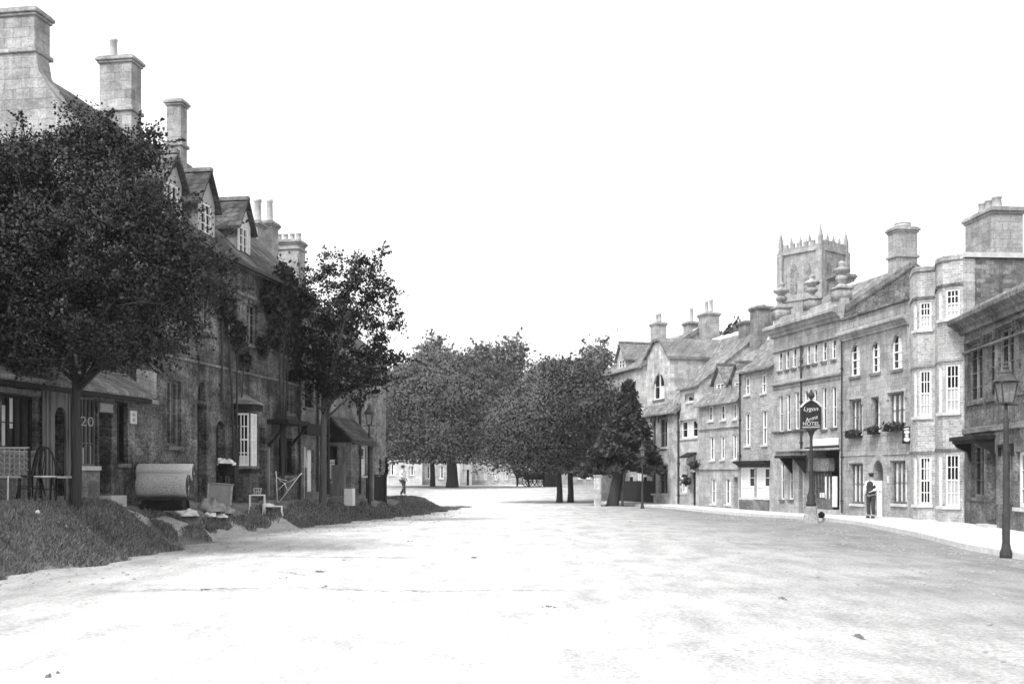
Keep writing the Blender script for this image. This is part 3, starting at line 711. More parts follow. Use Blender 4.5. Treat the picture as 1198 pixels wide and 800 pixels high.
for px, py, w in ((803, 563, 'hanging left of'), (812, 545, 'hanging above')):
    p = H.loc(H.u(px, -.25), -.25, H.z(px, py, -.25)); fb = empty('hanging_basket', p, f'dark leafy basket {w} the narrow gabled house door', 'flower basket', 'baskets on the gabled house')
    mb = MB(); mb.lathe((0,0,0), [(.05,-.2),(.16,-.12),(.22,0)], 12); mb.build('basket', 'dark timber', fb)
    leafmesh('foliage', leafquads(RNG.normal(0, .14, (160, 3))+np.array([0, 0, .06]), .12), 'flower leaf', fb)
# --- gabled house with arched upper window
H = House('arched_window_house', 'stone house with arched attic window and tall drainpipe, right of the fir', 'house', KB0, KC0, -.1)
for a, b, t, bt in ((763, 767, 490, 520), (771.5, 780.5, 490, 523), (763, 767, 546, 577), (771.5, 781, 546, 577)):
    H.win(H.rect(a, b, t, bt), lights=2 if b-a > 5 else 1, rows=2, rec=.12, fw=.05, frame='chimney stone dark', hood='dark ashlar')
H.walls('far stone', H.z(775, 479), 9, H.z(775, 416, 4.2), 4.2)
H.roof('slate pale', .35, .05, coping=(H.L,))
u = H.u(772, .3); wz = H.z(772, 437, .3)
r = (u-1.0, u+.75, H.z(772, 467, .3), wz); G = MB(); w2 = 2.55; zs = H.z(772, 421, .3); zt = H.z(775, 398, .3)
front_grid(G, u-w2, u+w2*.62, H.eave-.4, zs, [(*r, .95, .1)], .28); G.poly((u-w2,.28,zs),(u+w2*.62,.28,zs),(u+w2*.1,.28,zt),(u-w2*.3,.28,zt))
G.poly((u-w2,.28,H.eave-.4),(u-w2,4.2,H.eave-.4),(u-w2,4.2,zs),(u-w2,.28,zs)); G.poly((u+w2*.62,.28,H.eave-.4),(u+w2*.62,4.2,H.eave-.4),(u+w2*.62,4.2,zs),(u+w2*.62,.28,zs))
G.build('attic_gable', 'far stone', H.root)
H.win(r, lights=2, rows=2, rec=.1, fw=.06, y0=.28, opening=False, curtain=[(.5, 1, 0, .5)], sillmat='chimney stone dark')
rf = MB()
for (ua, za, ub, zb) in ((u-w2-.15, zs-.1, u-w2*.3, zt), (u-w2*.3, zt, u+w2*.1, zt), (u+w2*.1, zt, u+w2*.62+.15, zs-.1)):
    rf.hexa([(ua,.1,za),(ub,.1,zb),(ub,4.4,zb),(ua,4.4,za),(ua,.1,za+.16),(ub,.1,zb+.16),(ub,4.4,zb+.16),(ua,4.4,za+.16)])
rf.build('attic_roof', 'chimney stone dark', H.root)
H.chimney(.6, 4.2, 1.2, .9, H.ridge-.5, H.z(755, 393, 4.2), 'chimney stone', 2, potpos=[.2, .75], ph=.8)
H.pipe(793.5, 472, 589, .06)
# --- farthest house of the terrace
H = House('far_terrace_house', 'stone house with stepped roofs half hidden behind the dark fir tree', 'house', KA0, KB0, -.1)
for a, b, t, bt in ((708, 715, 440, 462), (722, 730, 505, 530), (742, 752, 500, 522), (745, 753, 550, 575)):
    H.win(H.rect(a, b, t, bt), lights=2, rows=2, rec=.1, fw=.06, curtain=[(.0, .9, 0, 1)])
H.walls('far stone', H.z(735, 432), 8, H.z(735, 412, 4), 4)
H.roof('slate pale', .25, .1, coping=(0, H.L))
dormer(H, H.u(722), 1.6, .3, H.eave-.2, H.z(722, 421, .3), 1.0, 'far stone', 'slate pale')
H.chimney(.6, 4, 1.0, .8, H.ridge-.5, H.z(704, 402, 4), 'chimney stone', 2, ph=.6); H.chimney(H.L-1.6, 4, .8, .8, H.ridge-.3, H.z(748, 398, 4), 'chimney stone', 1, ph=.9)
# --- boarded gate and pier by the fir
p0, p1 = W(770, 588, 64.5), W(722, 587, 69); d = (p1-p0).normalized()
gt = empty('timber_gate', (p1.x, p1.y, road_z(66)), 'dark boarded yard gate behind the thin street lamp, under the fir', 'gate', None, math.atan2(-d.y, -d.x))
L = (p1-p0).length; mb = MB(); n = int(L/.14)
for i in range(n): mb.box(i*L/n+.006, (i+1)*L/n-.006, -.02, .02, .08, 1.45+random.uniform(-.02, .02))
mb.build('boards', 'dark boards', gt); mb = MB(); mb.box(0, L, .02, .08, .35, .47); mb.box(0, L, .02, .08, 1.1, 1.22); mb.build('rail', 'dark boards', gt)
for i in range(4): mb = MB(); q = L*i/3; mb.box(q-.07, q+.07, .02, .16, -.1, 1.7); mb.build('post', 'dark timber', gt)
p = W(699, 592, 62); pr = empty('stone_pier', (p.x, p.y, ground(p.x, p.y)), 'short stone pier with a flat cap, just left of the fir trunk', 'stone pier')
mb = MB(); mb.box(-.2, .2, -.2, .2, -.1, 1.75); bevel(mb.build('shaft', 'far stone', pr), .02); mb = MB(); mb.box(-.24, .24, -.24, .24, 1.75, 1.83); mb.build('cap', 'far stone', pr)

# --- church tower beyond the roofs
T = 165.0; cc = W(960, 553, T); ang = R(-48.6)
ch = empty('church_tower', (cc.x, cc.y, .4), 'square church tower with battlements and pinnacles rising beyond the roofs', 'church tower', None, ang)
S = 7.2; zt = (HY-291)/F*T+CH-.4   # local box: near corner at origin, one face to the left, one to the right
mb = MB(); mb.box(-S, 0, 0, S, 0, zt); tw = mb.build('tower_walls', 'church stone', ch)
mb = MB()
for z0, h, p in ((zt-.1, .55, .3), (zt-7.5, .35, .2), (zt-14, .35, .2)): mb = MB(); mb.box(-S-p, p, -p, S+p, z0, z0+h); mb.build('string_course', 'chimney stone', ch)
for (x, y) in ((-S, 0), (0, 0), (0, S), (-S, S)):
    mb = MB(); mb.box(x-.5, x+.5, y-.5, y+.5, 0, zt+.3); mb.build('buttress', 'church stone', ch)
    mb = MB(); mb.box(x-.3, x+.3, y-.3, y+.3, zt+.3, zt+1.9); mb.lathe((x, y, zt+1.9), [(.4,0),(.4,.1),(.06,1.6),(.12,1.7),(.02,1.95)], 4, math.pi/4); mb.build('pinnacle', 'church stone', ch)
mb = MB()
for side in range(4):
    for i in range(5):
        t0 = -S+.55+(S-1.1)*i/5; w = (S-1.1)/5*.62; a = (t0, t0+w)
        bx = [(a[0],a[1],-.15,.2),(-.2,.15,-a[1],-a[0]),(a[0],a[1],S-.2,S+.15),(-S-.15,-S+.2,-a[1],-a[0])][side]
        mb.box(bx[0],bx[1],bx[2],bx[3],zt+.45,zt+1.55)
    bx = [(-S+.4,-.4,-.12,.2),(-.2,.12,.4,S-.4),(-S+.4,-.4,S-.2,S+.12),(-S-.12,-S+.2,.4,S-.4)][side]; mb.box(*bx, zt+.4, zt+.9)
mb.build('battlements', 'church stone', ch)
for side in range(2):
    for i in (0, 1, 2):
        t = -S*(.27+.23*i); mb = MB(); x, y = ((t, 0) if side == 0 else (0, -t))
        mb.box(x-.16, x+.16, y-.16, y+.16, zt+1.4, zt+1.9); mb.lathe((x, y, zt+1.9), [(.22,0),(.03,.7)], 4, math.pi/4); mb.build('pinnacle', 'church stone', ch)
    for i in (0, 1):
        t = -S*(.33+.34*i); w = .62; z0, z1 = zt-6.4, zt-1.6; P = [(-w, z0), (w, z0), (w, z1-.9), (w*.6, z1-.3), (0, z1), (-w*.6, z1-.3), (-w, z1-.9)]
        mb = MB()
        if side == 0: mb.prism([(t+a, -.06, b) for a, b in P], (0, .05, 0))
        else: mb.prism([(.01, -t+a, b) for a, b in P], (.05, 0, 0))
        o = mb.build('belfry_opening', 'grey rubble', ch)
        continue
        lm = MB()
        for k in range(9):
            zz = z0+.3+k*.42
            if side == 0: lm.box(t-w+.1, t+w-.1, -.12, -.061, zz, zz+.1)
            else: lm.box(.061, .12, -t-w+.1, -t+w-.1, zz, zz+.1)
        lm.build('louvres', 'louvre', o)
# ================= left-hand row, near end of each front first =============
def lf(y): return (-9.9+.161*(y-26), y)
# --- near house with timber shop front
H = House('shop_house', 'dark house with boarded timber shop front and pent roof, behind the big tree', 'house', lf(17.0), lf(28.5), 1.12)
H.win(H.rect(-32, -4, 462, 527), lights=3, rows=2, rec=.1, frame='dark timber', fw=.08, pane='pane pale')
H.win(H.rect(2, 41, 462, 527), lights=4, rows=2, rec=.1, frame='dark timber', fw=.07, pane='pane pale', curtain=[(.05,.22,0,.8),(.3,.46,.4,.95)])
w = H.win(H.rect(93.5, 114, 465, 545), lights=4, rows=3, rec=.1, frame='boards', fw=.04, curtain=[(.1,.3,0,.3),(.4,.6,0,.27),(.7,.9,.0,.3)])
H.win(H.rect(137, 149.5, 470, 542), lights=2, rows=3, rec=.14, frame='dark timber', fw=.06, sillmat='smoked stone', curtain=[(.1,.3,.2,.5)])
dr = H.door(H.rect(116, 130.5, 483, 577), 'dark timber', .35)
ar = H.rect(60, 73.5, 476, 580); dr2 = H.door(ar, 'dark timber', .3, arch=1.0)
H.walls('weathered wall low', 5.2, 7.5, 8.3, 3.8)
H.roof('slate', .25, .05)
mb = MB(); a, b = H.u(45), H.u(84); zb = H.z(60, 455)
front_grid(mb, a, b, -.1, zb, [(*ar, 1.0, .02)], -.09); mb.box(a-.02, b+.02, -.13, -.0, zb, zb+.12)
n = 9
for i in range(n+1):
    q = a+(b-a)*i/n
    if not (ar[0]-.06 < q < ar[1]+.06): mb.box(q-.015, q+.015, -.115, -.0901, 0, zb)
mb.build('board_cladding', 'boards', H.root)
a, b = H.u(-35), H.u(43); mb = MB(); mb.box(a, b, -.07, -.001, H.z(0, 532), H.z(0, 527)); mb.box(a, b, -.05, -.001, .0, H.z(0, 532.2)); mb.build('shop_stall', 'boards', H.root); mb = MB(); mb.box(a,b,-.1,-.001,H.z(20,461),H.z(20,455)); mb.build('shop_fascia', 'boards', H.root)
mb = MB(); u0, u1 = H.u(-60), H.u(160, -.3); zt, ze = H.z(40, 421), H.z(40, 445, -.7)
mb.hexa([(u0,-.75,ze-.06),(u1,-.75,ze-.06),(u1,0,zt-.1),(u0,0,zt-.1),(u0,-.75,ze+.05),(u1,-.75,ze+.05),(u1,0,zt+.05),(u0,0,zt+.05)])
pr = mb.build('pent_roof', 'slate pale', H.root); mb = MB(); mb.box(u0, u1, -.72, -.6, ze-.16, ze-.04); mb.build('gutter', 'dark timber', pr)
mb = MB(); mb.poly((u1,-.74,ze),(u1,0,ze),(u1,0,zt)); mb.build('pent_end', 'dark timber', pr)
H.band('moulding', 'chimney stone', H.u(151), H.L, H.z(165, 471), H.z(165, 466), .1)
H.band('pale_upper_wall', 'chimney stone', H.u(159), H.L, H.z(165, 464), H.z(165, 432), .025)
mb = MB(); a, b, z0, z1 = H.rect(116, 131, 472, 482, -.02); mb.box(a, b, -.05, -.001, z0, z1); sb = mb.build('door_sign', 'grey paint', H.root)
mb = MB()
for k, (y0, y1) in enumerate(((.55, .85), (.15, .45))):
    for i in range(9 if k == 0 else 6): x = a+(b-a)*(.1+i*(.09 if k == 0 else .13)); mb.box(x, x+(b-a)*.045, -.056, -.0501, z0+(z1-z0)*y0, z0+(z1-z0)*y1)
mb.build('worn_lettering', 'sign letter', sb)
def text(s, name, size, mat, parent, loc, rot, shear=0, ex=.004, font_scale=(1, 1, 1)):
    c = bpy.data.curves.new(name, 'FONT'); c.body = s; c.size = size; c.align_x = 'CENTER'; c.align_y = 'CENTER'; c.shear = shear; c.extrude = ex
    o = bpy.data.objects.new(name, c); COL.objects.link(o); c.materials.append(MATS[mat]); 
    COL.objects.unlink(o); me = bpy.data.meshes.new_from_object(o); m_ = bpy.data.objects.new(name, me); COL.objects.link(m_); bpy.data.objects.remove(o); m_.name = name
    m_.parent = parent; m_.location = loc; m_.rotation_euler = rot; m_.scale = font_scale; return m_
a, b, z0, z1 = H.rect(95, 113, 486, 501); text('20', 'window_number', (z1-z0)*1.05, 'lead', w, ((a+b)/2, .05, (z0+z1)/2), (R(90), 0, 0), 0, .004, (1.9, 1, 1))
mb = MB(); a, b, z0, z1 = H.rect(151, 158.5, 480.5, 495.5); mb.box(a, b, -.04, -.001, z0, z1); bl = mb.build('wall_plaque', 'notice', None)
mb2 = MB()
for zz in (.3, .7):
    n = 12; mb2.prism([((a+b)/2+(b-a)*.22*math.cos(2*math.pi*i/n), -.041, z0+(z1-z0)*zz+(z1-z0)*.15*math.sin(2*math.pi*i/n)) for i in range(n)], (0,-.006,0))
mb2.build('worn_letters', 'lead', bl)
bl.matrix_world = Matrix.Translation((H.P0.x, H.P0.y, H.base)) @ Matrix.Rotation(H.root.rotation_euler.z, 4, 'Z'); tag(bl, 'small pale enamel plaque on the dark wall right of the shop door', 'wall plaque')
q = MB(); q.box(H.u(92), H.u(115), -.04, -.001, 0, H.z(104, 549)); q.build('plinth', 'smoked stone', H.root)
q = MB(); q.box(H.u(114), H.u(133), -.35, -.0, -.2, .08); q.build('doorstep', 'kerb stone', H.root)
H.chimney(2.0, 3.8, 1.0, 1.0, 8, 10.2, 'chimney stone')

# --- tall house with three dormers and chimneys
H = House('dormer_house', 'tall dark stone house with three roof dormers, tall chimneys and a white sash bay', 'house', lf(28.5), lf(39.1), .98)
H.win(H.rect(196, 212, 445, 522), lights=2, rows=2, rec=.14, frame='smoked stone', fw=.07, sillmat='smoked stone', cols=2)
H.win(H.rect(232, 240.5, 447, 469), lights=1, rows=1, rec=.2, arch=1.0, frame='dark timber', sill=False)
H.door(H.rect(231, 241.5, 472.5, 580), 'dark timber', .25)
H.door(H.rect(253, 263.5, 492, 584), 'dark timber', .25, arch=1.0)
H.door(H.rect(303.5, 310, 500, 592), 'dark timber', .2)
H.win(H.rect(331, 342.5, 433, 483), lights=2, rows=3, rec=.12, frame='smoked stone', fw=.07, sillmat='smoked stone')
H.win(H.rect(326.5, 345, 512, 556), lights=3, rows=2, rec=.15, frame='dark timber', fw=.08, sillmat='smoked stone')
for a, b in ((205, 215), (236, 247), (266, 277), (289, 301), (328, 339)):
    y0 = 340+(a-266)*.33; H.win(H.rect(a, b, y0+8, y0+56), lights=2, rows=4, rec=.12, frame='white paint' if a == 266 else 'smoked stone', fw=.06, sillmat='smoked stone')
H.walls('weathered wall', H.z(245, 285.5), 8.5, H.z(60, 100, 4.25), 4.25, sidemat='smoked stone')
H.roof('slate', .3, .06, sag=.12)
e = H.eave
H.band('string_course', 'smoked stone', H.u(262), H.u(298), e-1.15, e-1.05, .08)
H.band('string_course', 'smoked stone', 0, H.L, H.z(300, 441), H.z(300, 438), .07)
mb = MB(); mb.box(-.1, H.L+.05, -.42, -.3, e-.35, e-.24); mb.build('gutter', 'black iron', H.root)
H.pipe(259.5, 300, 470); H.pipe(351, 345, 592, .05)
mb = MB(); a, b, z0, z1 = H.rect(322, 349, 492, 499, -.3); mb.box(a, b, -.75, -.0, z1-.14, z1); hd = mb.build('bracketed_hood', 'dark timber', H.root)
mb = MB(); arc = [(b-.12, -.02-.68*math.cos(t), z1-.14-.75+.75*math.sin(t)) for t in np.linspace(0, math.pi/2, 9)]
mb.tube([(b-.12, -.02-.68*math.sin(t), z1-.14-.75*(1-math.sin(t))-.0) for t in np.linspace(0, math.pi/2, 9)], .05, 6); mb.build('bracket', 'dark timber', hd); mb = MB(); mb.tube([(a+.12, -.02-.68*math.sin(t), z1-.14-.75*(1-math.sin(t))) for t in np.linspace(0, math.pi/2, 9)], .05, 6); mb.build('bracket', 'dark timber', hd)
# bay
p = -.5; A, B, C, D = (H.u(273), 0), (H.u(292.5, p), p), (H.u(302, p), p), (H.u(302, p)+.55, 0)
P = [Panel(H, A, B), Panel(H, B, C), Panel(H, C, D)]
z0, z1 = P[0].z(283, 545), P[0].z(283, 483)
P[0].win((max(.06, P[0].u(275.5)), P[0].L-.03, z0, z1), lights=1, rows=4, cols=3, rec=.05, sash=True, bars=.026, fw=.06, sillmat='smoked stone', curtain=[(.05, .95, .03, .2)])
P[1].win((.05, P[1].L-.05, z0, z1), lights=1, rows=4, cols=2, rec=.05, sash=True, bars=.022, sillmat='smoked stone', curtain=[(.05, .95, .03, .97)])
mb = MB(); pts = [A, B, C, D]
for q in P: q.skin(mb, -.6, z1+.25)
mb.poly(*[(x, y, z1+.24) for x, y in pts]); mb.build('bay', 'weathered wall', H.root)
plan_ring(H, 'bay_cornice', 'dark timber', pts, z1+.1, z1+.28, .12); plan_ring(H, 'bay_sill', 'dark timber', pts, z0-.22, z0-.08, .08)
o = [(A[0]-.15, 0), (B[0]-.05, p-.18), (C[0]+.15, p-.18), (D[0]+.2, 0)]; zr = P[0].z(284, 458)
mb = MB(); top = [(A[0]+.45, 0, zr), (D[0]-.4, 0, zr)]
mb.poly((*o[0], z1+.28), (*o[1], z1+.28), top[0]); mb.poly((*o[1], z1+.28), (*o[2], z1+.28), top[1], top[0]); mb.poly((*o[2], z1+.28), (*o[3], z1+.28), top[1]); mb.poly(*[(x, y, z1+.28) for x, y in o])
mb.build('bay_roof', 'slate pale', H.root)
mb = MB(); mb.bar((H.u(311), -.1, 0), (H.u(311), -.1, 1.6), .06); mb.build('post', 'crate wood', H.root)
v = .5
dormer(H, H.u(202, v), 1.1, v, H.eave+.25, H.z(200, 211, v), .75, 'grey paint', 'slate', cheek='smoked stone')
dormer(H, H.u(241.5, v), 1.15, v, H.eave+.25, H.z(243, 236, v), .85, 'grey paint', 'slate', cheek='smoked stone')
dormer(H, H.u(285.5, v), 1.05, v, H.eave+.2, H.z(285, 263, v), .78, 'rendered wall', 'slate', cheek='chimney stone dark')
ry = H.yr
mb = MB(); r_ = H.ridge; mb.prism([(-.12,ry-.82,r_+.2),(-.12,ry+.38,r_+.2),(-.12,ry+.5,r_-.45),(-.12,ry+2.2,r_-2.3),(-.12,ry-2.2,r_-2.3),(-.12,ry-.92,r_-.4)], (.6,0,0)); mb.build('chimney_base', 'chimney stone', H.root)
H.chimney(.24, ry-.22, .72, 1.16, H.ridge+.1, H.z(32, 28, ry), 'chimney stone', 0, string=H.z(32, 75, ry))
o = H.chimney(H.u(141, ry), ry, .65, 1.12, H.ridge-.8, H.z(143, 73, ry), 'chimney stone', 1, string=H.z(143, 133.5, ry), ph=.62, pr=.13, potpos=[.72])
H.chimney(H.u(207, ry), ry, .5, .55, H.ridge-1.0, H.z(208, 121, ry), 'chimney stone', 0, string=H.z(208, 172, ry))
# --- middle house
H = House('porch_house', 'dark house beyond the drainpipe with twin-potted chimneys and a tiled porch', 'house', lf(39.1), lf(45.7), .85)
H.win(H.rect(357, 367, 448, 477), lights=2, rows=3, rec=.12, frame='dark timber', sillmat='smoked stone')
H.win(H.rect(376, 383, 448, 474), lights=2, rows=3, rec=.12, frame='dark timber', sillmat='smoked stone')
dr = H.door(H.rect(359.5, 367.5, 526, 575), 'white paint', .12, panels=4)
H.win(H.rect(386, 396, 521, 562), lights=1, rows=2, rec=.1, frame='dark timber', curtain=[(.0, .9, 0, .6)])
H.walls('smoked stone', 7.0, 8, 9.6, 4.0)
H.roof('slate', .25, sag=.08)
mb = MB(); a, b, z0, z1 = H.rect(351.5, 373, 496, 509); mb.box(a, b, -.25, -.001, z0, z1); mb.build('fascia', 'dark timber', H.root)
H.pipe(372, 430, 575, .05); H.pipe(384.5, 430, 578, .05)
H.chimney(H.u(301.5, 4), 4.0, .8, .36, H.ridge-.6, H.z(301.5, 262, 4), 'chimney stone', 1, string=H.ridge+.5, ph=.95, pr=.17)
H.chimney(H.u(313, 4), 3.9, .8, .5, H.ridge-.6, H.z(313, 262, 4), 'chimney stone', 1, string=H.ridge+.5, ph=.95, pr=.15)
a, b = H.u(386), H.L-.05; ze = H.z(386, 516, -.45); zr = H.z(386, 489)
mb = MB(); mb.hexa([(a-.1,-.98,ze),(b,-.98,ze),(b,-.001,zr),(a-.1,-.001,zr),(a-.1,-.98,ze+.1),(b,-.98,ze+.1),(b,-.001,zr+.1),(a-.1,-.001,zr+.1)]); pc = mb.build('porch_roof', 'slate', H.root)
mb = MB(); mb.poly((a-.09,-.97,ze),(a-.09,-.002,ze),(a-.09,-.002,zr)); mb.build('porch_end', 'dark timber', pc)
for uu in (a, b-.25): mb = MB(); mb.box(uu, uu+.22, -.88, -.66, -.3, ze); mb.build('pillar', 'chimney stone dark', pc)
mb = MB(); mb.box(a-.06, a+.28, -.95, -.6, -.4, .28); mb.build('pillar_base', 'white paint', pc)
mb = MB(); mb.box(a-.12, b+.1, -1.04, -.96, ze-.1, ze-.002); mb.build('gutter', 'black iron', pc)
mb = MB(); mb.box(a+.02, a+.06, -.55, -.05, 0, ze-.9); mb.build('porch_screen', 'boards', pc)
# --- last house with porch
H = House('end_house', 'last house of the left row, with a paler stone wall behind the slim lamp', 'house', lf(45.7), lf(50.5), .8)
H.win(H.rect(402, 410, 470, 496), lights=2, rows=3, rec=.1, frame='white paint')
H.win(H.rect(420, 428, 523, 556), lights=1, rows=3, cols=2, rec=.08, frame='white paint', curtain=[(.0, 1, 0, .6)])
H.walls('grey rubble', 6.2, 8, 9.3, 4.0)
H.roof('slate', .25)
H.pipe(421.5, 465, 577, .05)
H.chimney(H.u(338, 4), 4.0, .9, 1.25, H.ridge-.8, H.z(338, 284, 4), 'chimney stone', 4, string=H.z(338, 293, 4), ph=.3, pr=.13)
# ================= row of houses across the far end ========================
def farhouse(px0, px1, Y, eave, ridge, name, label, wallm, wins, gable=False, door=None, chim=()):
    b = road_z(Y); p0, p1 = W(px0, 560, Y), W(px1, 560, Y+(px1-px0)*.02)
    H = House(name, label, 'house', (p0.x, p0.y), (p1.x, p1.y), b)
    for (a, c, t, bt) in wins: H.win(H.rect(a, c, t, bt), lights=2, rows=2, rec=.12, fw=.08, curtain=[(0, .5, 0, 1)])
    if door: H.door(H.rect(*door), 'door paint', .2)
    H.walls(wallm, eave, 7, ridge); H.roof('slate pale', .3)
    for f in chim: H.chimney(H.L*f, 3.5, .9, .9, ridge-.4, ridge+1.2, 'chimney stone', 2)
    return H
farhouse(436, 494, 118, 5.5, 8.5, 'white_house', 'white rendered house seen behind the walking person at the far left end', 'rendered wall', [(455, 461, 542, 556), (463, 469, 524, 532), (478, 484, 545, 556), (443, 449, 543, 558)], chim=(.1, .9))
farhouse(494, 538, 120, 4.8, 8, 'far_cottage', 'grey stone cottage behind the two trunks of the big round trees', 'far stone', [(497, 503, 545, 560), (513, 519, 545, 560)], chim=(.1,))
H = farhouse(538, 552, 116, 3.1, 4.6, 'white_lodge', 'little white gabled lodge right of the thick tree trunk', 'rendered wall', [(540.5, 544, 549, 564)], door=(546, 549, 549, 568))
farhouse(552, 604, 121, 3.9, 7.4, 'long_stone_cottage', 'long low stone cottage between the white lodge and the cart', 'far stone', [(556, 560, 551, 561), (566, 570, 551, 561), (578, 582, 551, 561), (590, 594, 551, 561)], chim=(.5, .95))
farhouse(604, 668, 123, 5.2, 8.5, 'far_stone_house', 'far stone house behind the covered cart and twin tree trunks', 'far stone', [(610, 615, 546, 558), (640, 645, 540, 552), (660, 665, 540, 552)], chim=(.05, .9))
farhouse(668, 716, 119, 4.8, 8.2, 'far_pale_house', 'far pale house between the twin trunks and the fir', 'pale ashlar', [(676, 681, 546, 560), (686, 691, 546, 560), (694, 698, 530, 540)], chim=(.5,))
# ================= trees =====================================================
def tree(name, label, base, H0, r0, lobes, n, size, mat, bark='bark', group=None, clump=.35, per=45, lean=(0, 0), limbs=9, shell=.5, seed=1, flat=.75, droop=.0, sprays=0, slen=.8):
    """tapered trunk with limbs to the lobes, and a crown of leaf clumps filling uneven lobes"""
    rs = np.random.default_rng(seed); rr = random.Random(seed)
    t = empty(name, base, label, 'tree', group)
    top = Vector((lean[0], lean[1], H0))
    tr = MB(); tr.tube([(0,0,-.3),(.0,0,.05),(lean[0]*.2+.02,lean[1]*.2,H0*.25),(lean[0]*.55-.03,lean[1]*.55,H0*.6),top], [r0*1.5,r0*1.15,r0*.95,r0*.85,r0*.72], 10, False)
    vol = [a*b*c for (_, (a, b, c)) in lobes]; tot = sum(vol); ends = []
    for (c, rad) in lobes:
        k = max(1, round(limbs*rad[0]*rad[1]*rad[2]/tot))
        for _ in range(k):
            d = Vector((rr.uniform(-.6, .6)*rad[0], rr.uniform(-.6, .6)*rad[1], rr.uniform(-.5, .6)*rad[2])); e = Vector(c)+d
            s = Vector((lean[0], lean[1], H0*rr.uniform(.75, 1))); m = s.lerp(e, .45)+Vector((rr.uniform(-.2, .2), rr.uniform(-.2, .2), rr.uniform(0, .3)))*rad[0]*.4
            tr.tube([s, m, e], [r0*.42, r0*.26, r0*.08], 6, False)
            for _ in range(3):
                f = m.lerp(e, rr.random())
                g = f+Vector((rr.gauss(0, .4)*rad[0], rr.gauss(0, .4)*rad[1], rr.gauss(.15, .35)*rad[2])); tr.tube([f, (f+g)/2+Vector((0, 0, .06*rad[2])), g], [r0*.16, r0*.1, r0*.03], 5, False); ends.append(g)
    nc = max(8, int(n/per)); cs = []
    pick = rs.choice(len(lobes), nc, p=np.array(vol)**.8/sum(np.array(vol)**.8))
    for i in pick:
        c, rad = lobes[i]; d = rs.normal(size=3); d /= np.linalg.norm(d); q = (shell+(1-shell)*rs.random())*(1+.12*rs.normal())
        cs.append(np.array(c)+d*q*np.array(rad))
    cc = np.array([np.array(c)*0+np.array(c) for c, _ in lobes]).mean(0)
    cs = np.array(cs); ids = rs.integers(0, nc, n); sg = clump*(.6+.9*rs.random(nc))
    o3 = rs.normal(size=(n, 3)); o3[:, 2] *= flat; o3[:, 2] -= droop*(o3[:, 0]**2+o3[:, 1]**2-1)
    pts = cs[ids]+o3*sg[ids][:, None]; extra = []; tw = tr
    for _ in range(sprays):     # leafy twigs that break the outline
        i = rs.integers(0, len(lobes)); c, rad = lobes[i]; d = rs.normal(size=3); d[2] = d[2]*.8+.15; d /= np.linalg.norm(d)
        a = np.array(c)+d*np.array(rad)*.75; L_ = slen*(.5+rs.random()); e = d+rs.normal(size=3)*.35; e /= np.linalg.norm(e); k = int(26+26*rs.random()); t_ = rs.random(k)
        q = a+e*L_*t_[:, None]+np.array([0, 0, -.12*L_])*(t_**2)[:, None]; extra.append(q+rs.normal(size=(k, 3))*size*.75*(1.25-t_)[:, None])
        tw.tube([a-e*.3, a+e*L_*.5+np.array([0, 0, -.03*L_]), a+e*L_+np.array([0, 0, -.12*L_])], [r0*.06, r0*.045, r0*.015], 4, False)
    if sprays: pts = np.concatenate([pts]+extra)
    loc_ = np.concatenate([o3*sg[ids][:, None]]+[rs.normal(size=q.shape) for q in extra]) if sprays else o3
    kz = pts[:, 2] > H0*.62; pts, loc_ = pts[kz], loc_[kz]
    tr.build('trunk', bark, t, True)
    k = np.argmin(((pts[:, None, :]-cs[None, rs.choice(nc, min(nc, 150), replace=False)])**2).sum(2), 1) if False else None
    un = lambda q: q/np.maximum(np.linalg.norm(q, axis=1), 1e-6)[:, None]
    out = un(un(loc_)*.7+un(pts-cc)*.75+np.array([0, 0, .25])+rs.normal(size=pts.shape)*(.26 if size < .1 else .14))
    leafmesh('crown', leafquads(pts, size, 1.5, out), mat, t, out); return t
def lobe_px(base, items, Y0):
    """lobes read off the photograph as (px,py,rx,ry,dY)"""
    out = []
    for (px, py, rx, ry, dy, rd) in items:
        p = W(px, py, Y0+dy); s = (Y0+dy)/F; out.append(((p.x-base[0], p.y-base[1], p.z-base[2]), (rx*s, rd, ry*s)))
    return out
# big leafy tree on the left bank
b = W(88, 587, 22.7); b = (b.x, b.y, ground(b.x, b.y)-.02)
L = lobe_px(b, [(95,300,118,105,0,1.7),(60,205,75,70,.3,1.4),(155,250,66,66,-.2,1.2),(25,330,95,100,.2,1.6),(188,335,58,60,-.4,1.2),(92,396,95,44,-.4,1.3),(10,235,60,80,.6,1.3),(228,320,42,52,-.5,.8),(150,180,48,36,.3,.9),(-40,300,60,120,0,1.3),(105,165,50,34,.3,.9),(15,410,40,30,-.2,1.0),(188,408,26,16,-.4,.6)], 22.0)
tree('broadleaf_tree', 'large dark leafy tree on the left grass bank in front of the shop', b, 3.1, .115, L, 125000, .046, 'near leaf', 'dark bark', None, .16, 95, (.05, 0), 26, .4, seed=3, flat=.6, droop=.15, sprays=170, slen=.7)
# loose young tree
b = W(377, 580, 38.5); b = (b.x, b.y, ground(b.x, b.y)-.02)
L = lobe_px(b, [(402,330,46,42,0,1.3),(372,380,38,60,0,1.2),(425,370,44,46,-.3,1.2),(440,335,22,30,-.2,.7),(395,425,50,38,-.2,1.2),(445,415,34,26,-.4,.9),(415,455,46,22,-.4,.9),(350,345,20,38,.2,.7),(455,370,14,34,-.3,.5),(425,300,24,12,0,.5),(356,440,24,24,.1,.8),(440,445,26,20,-.4,.8)], 38.5)
tree('young_tree', 'loose open-crowned tree on the left bank beside the street lamp, sky showing through', b, 4.3, .13, L, 19000, .068, 'sapling leaf', 'bark', None, .14, 85, (.1, 0), 24, .35, seed=5, flat=.55, droop=.15, sprays=75, slen=.8)
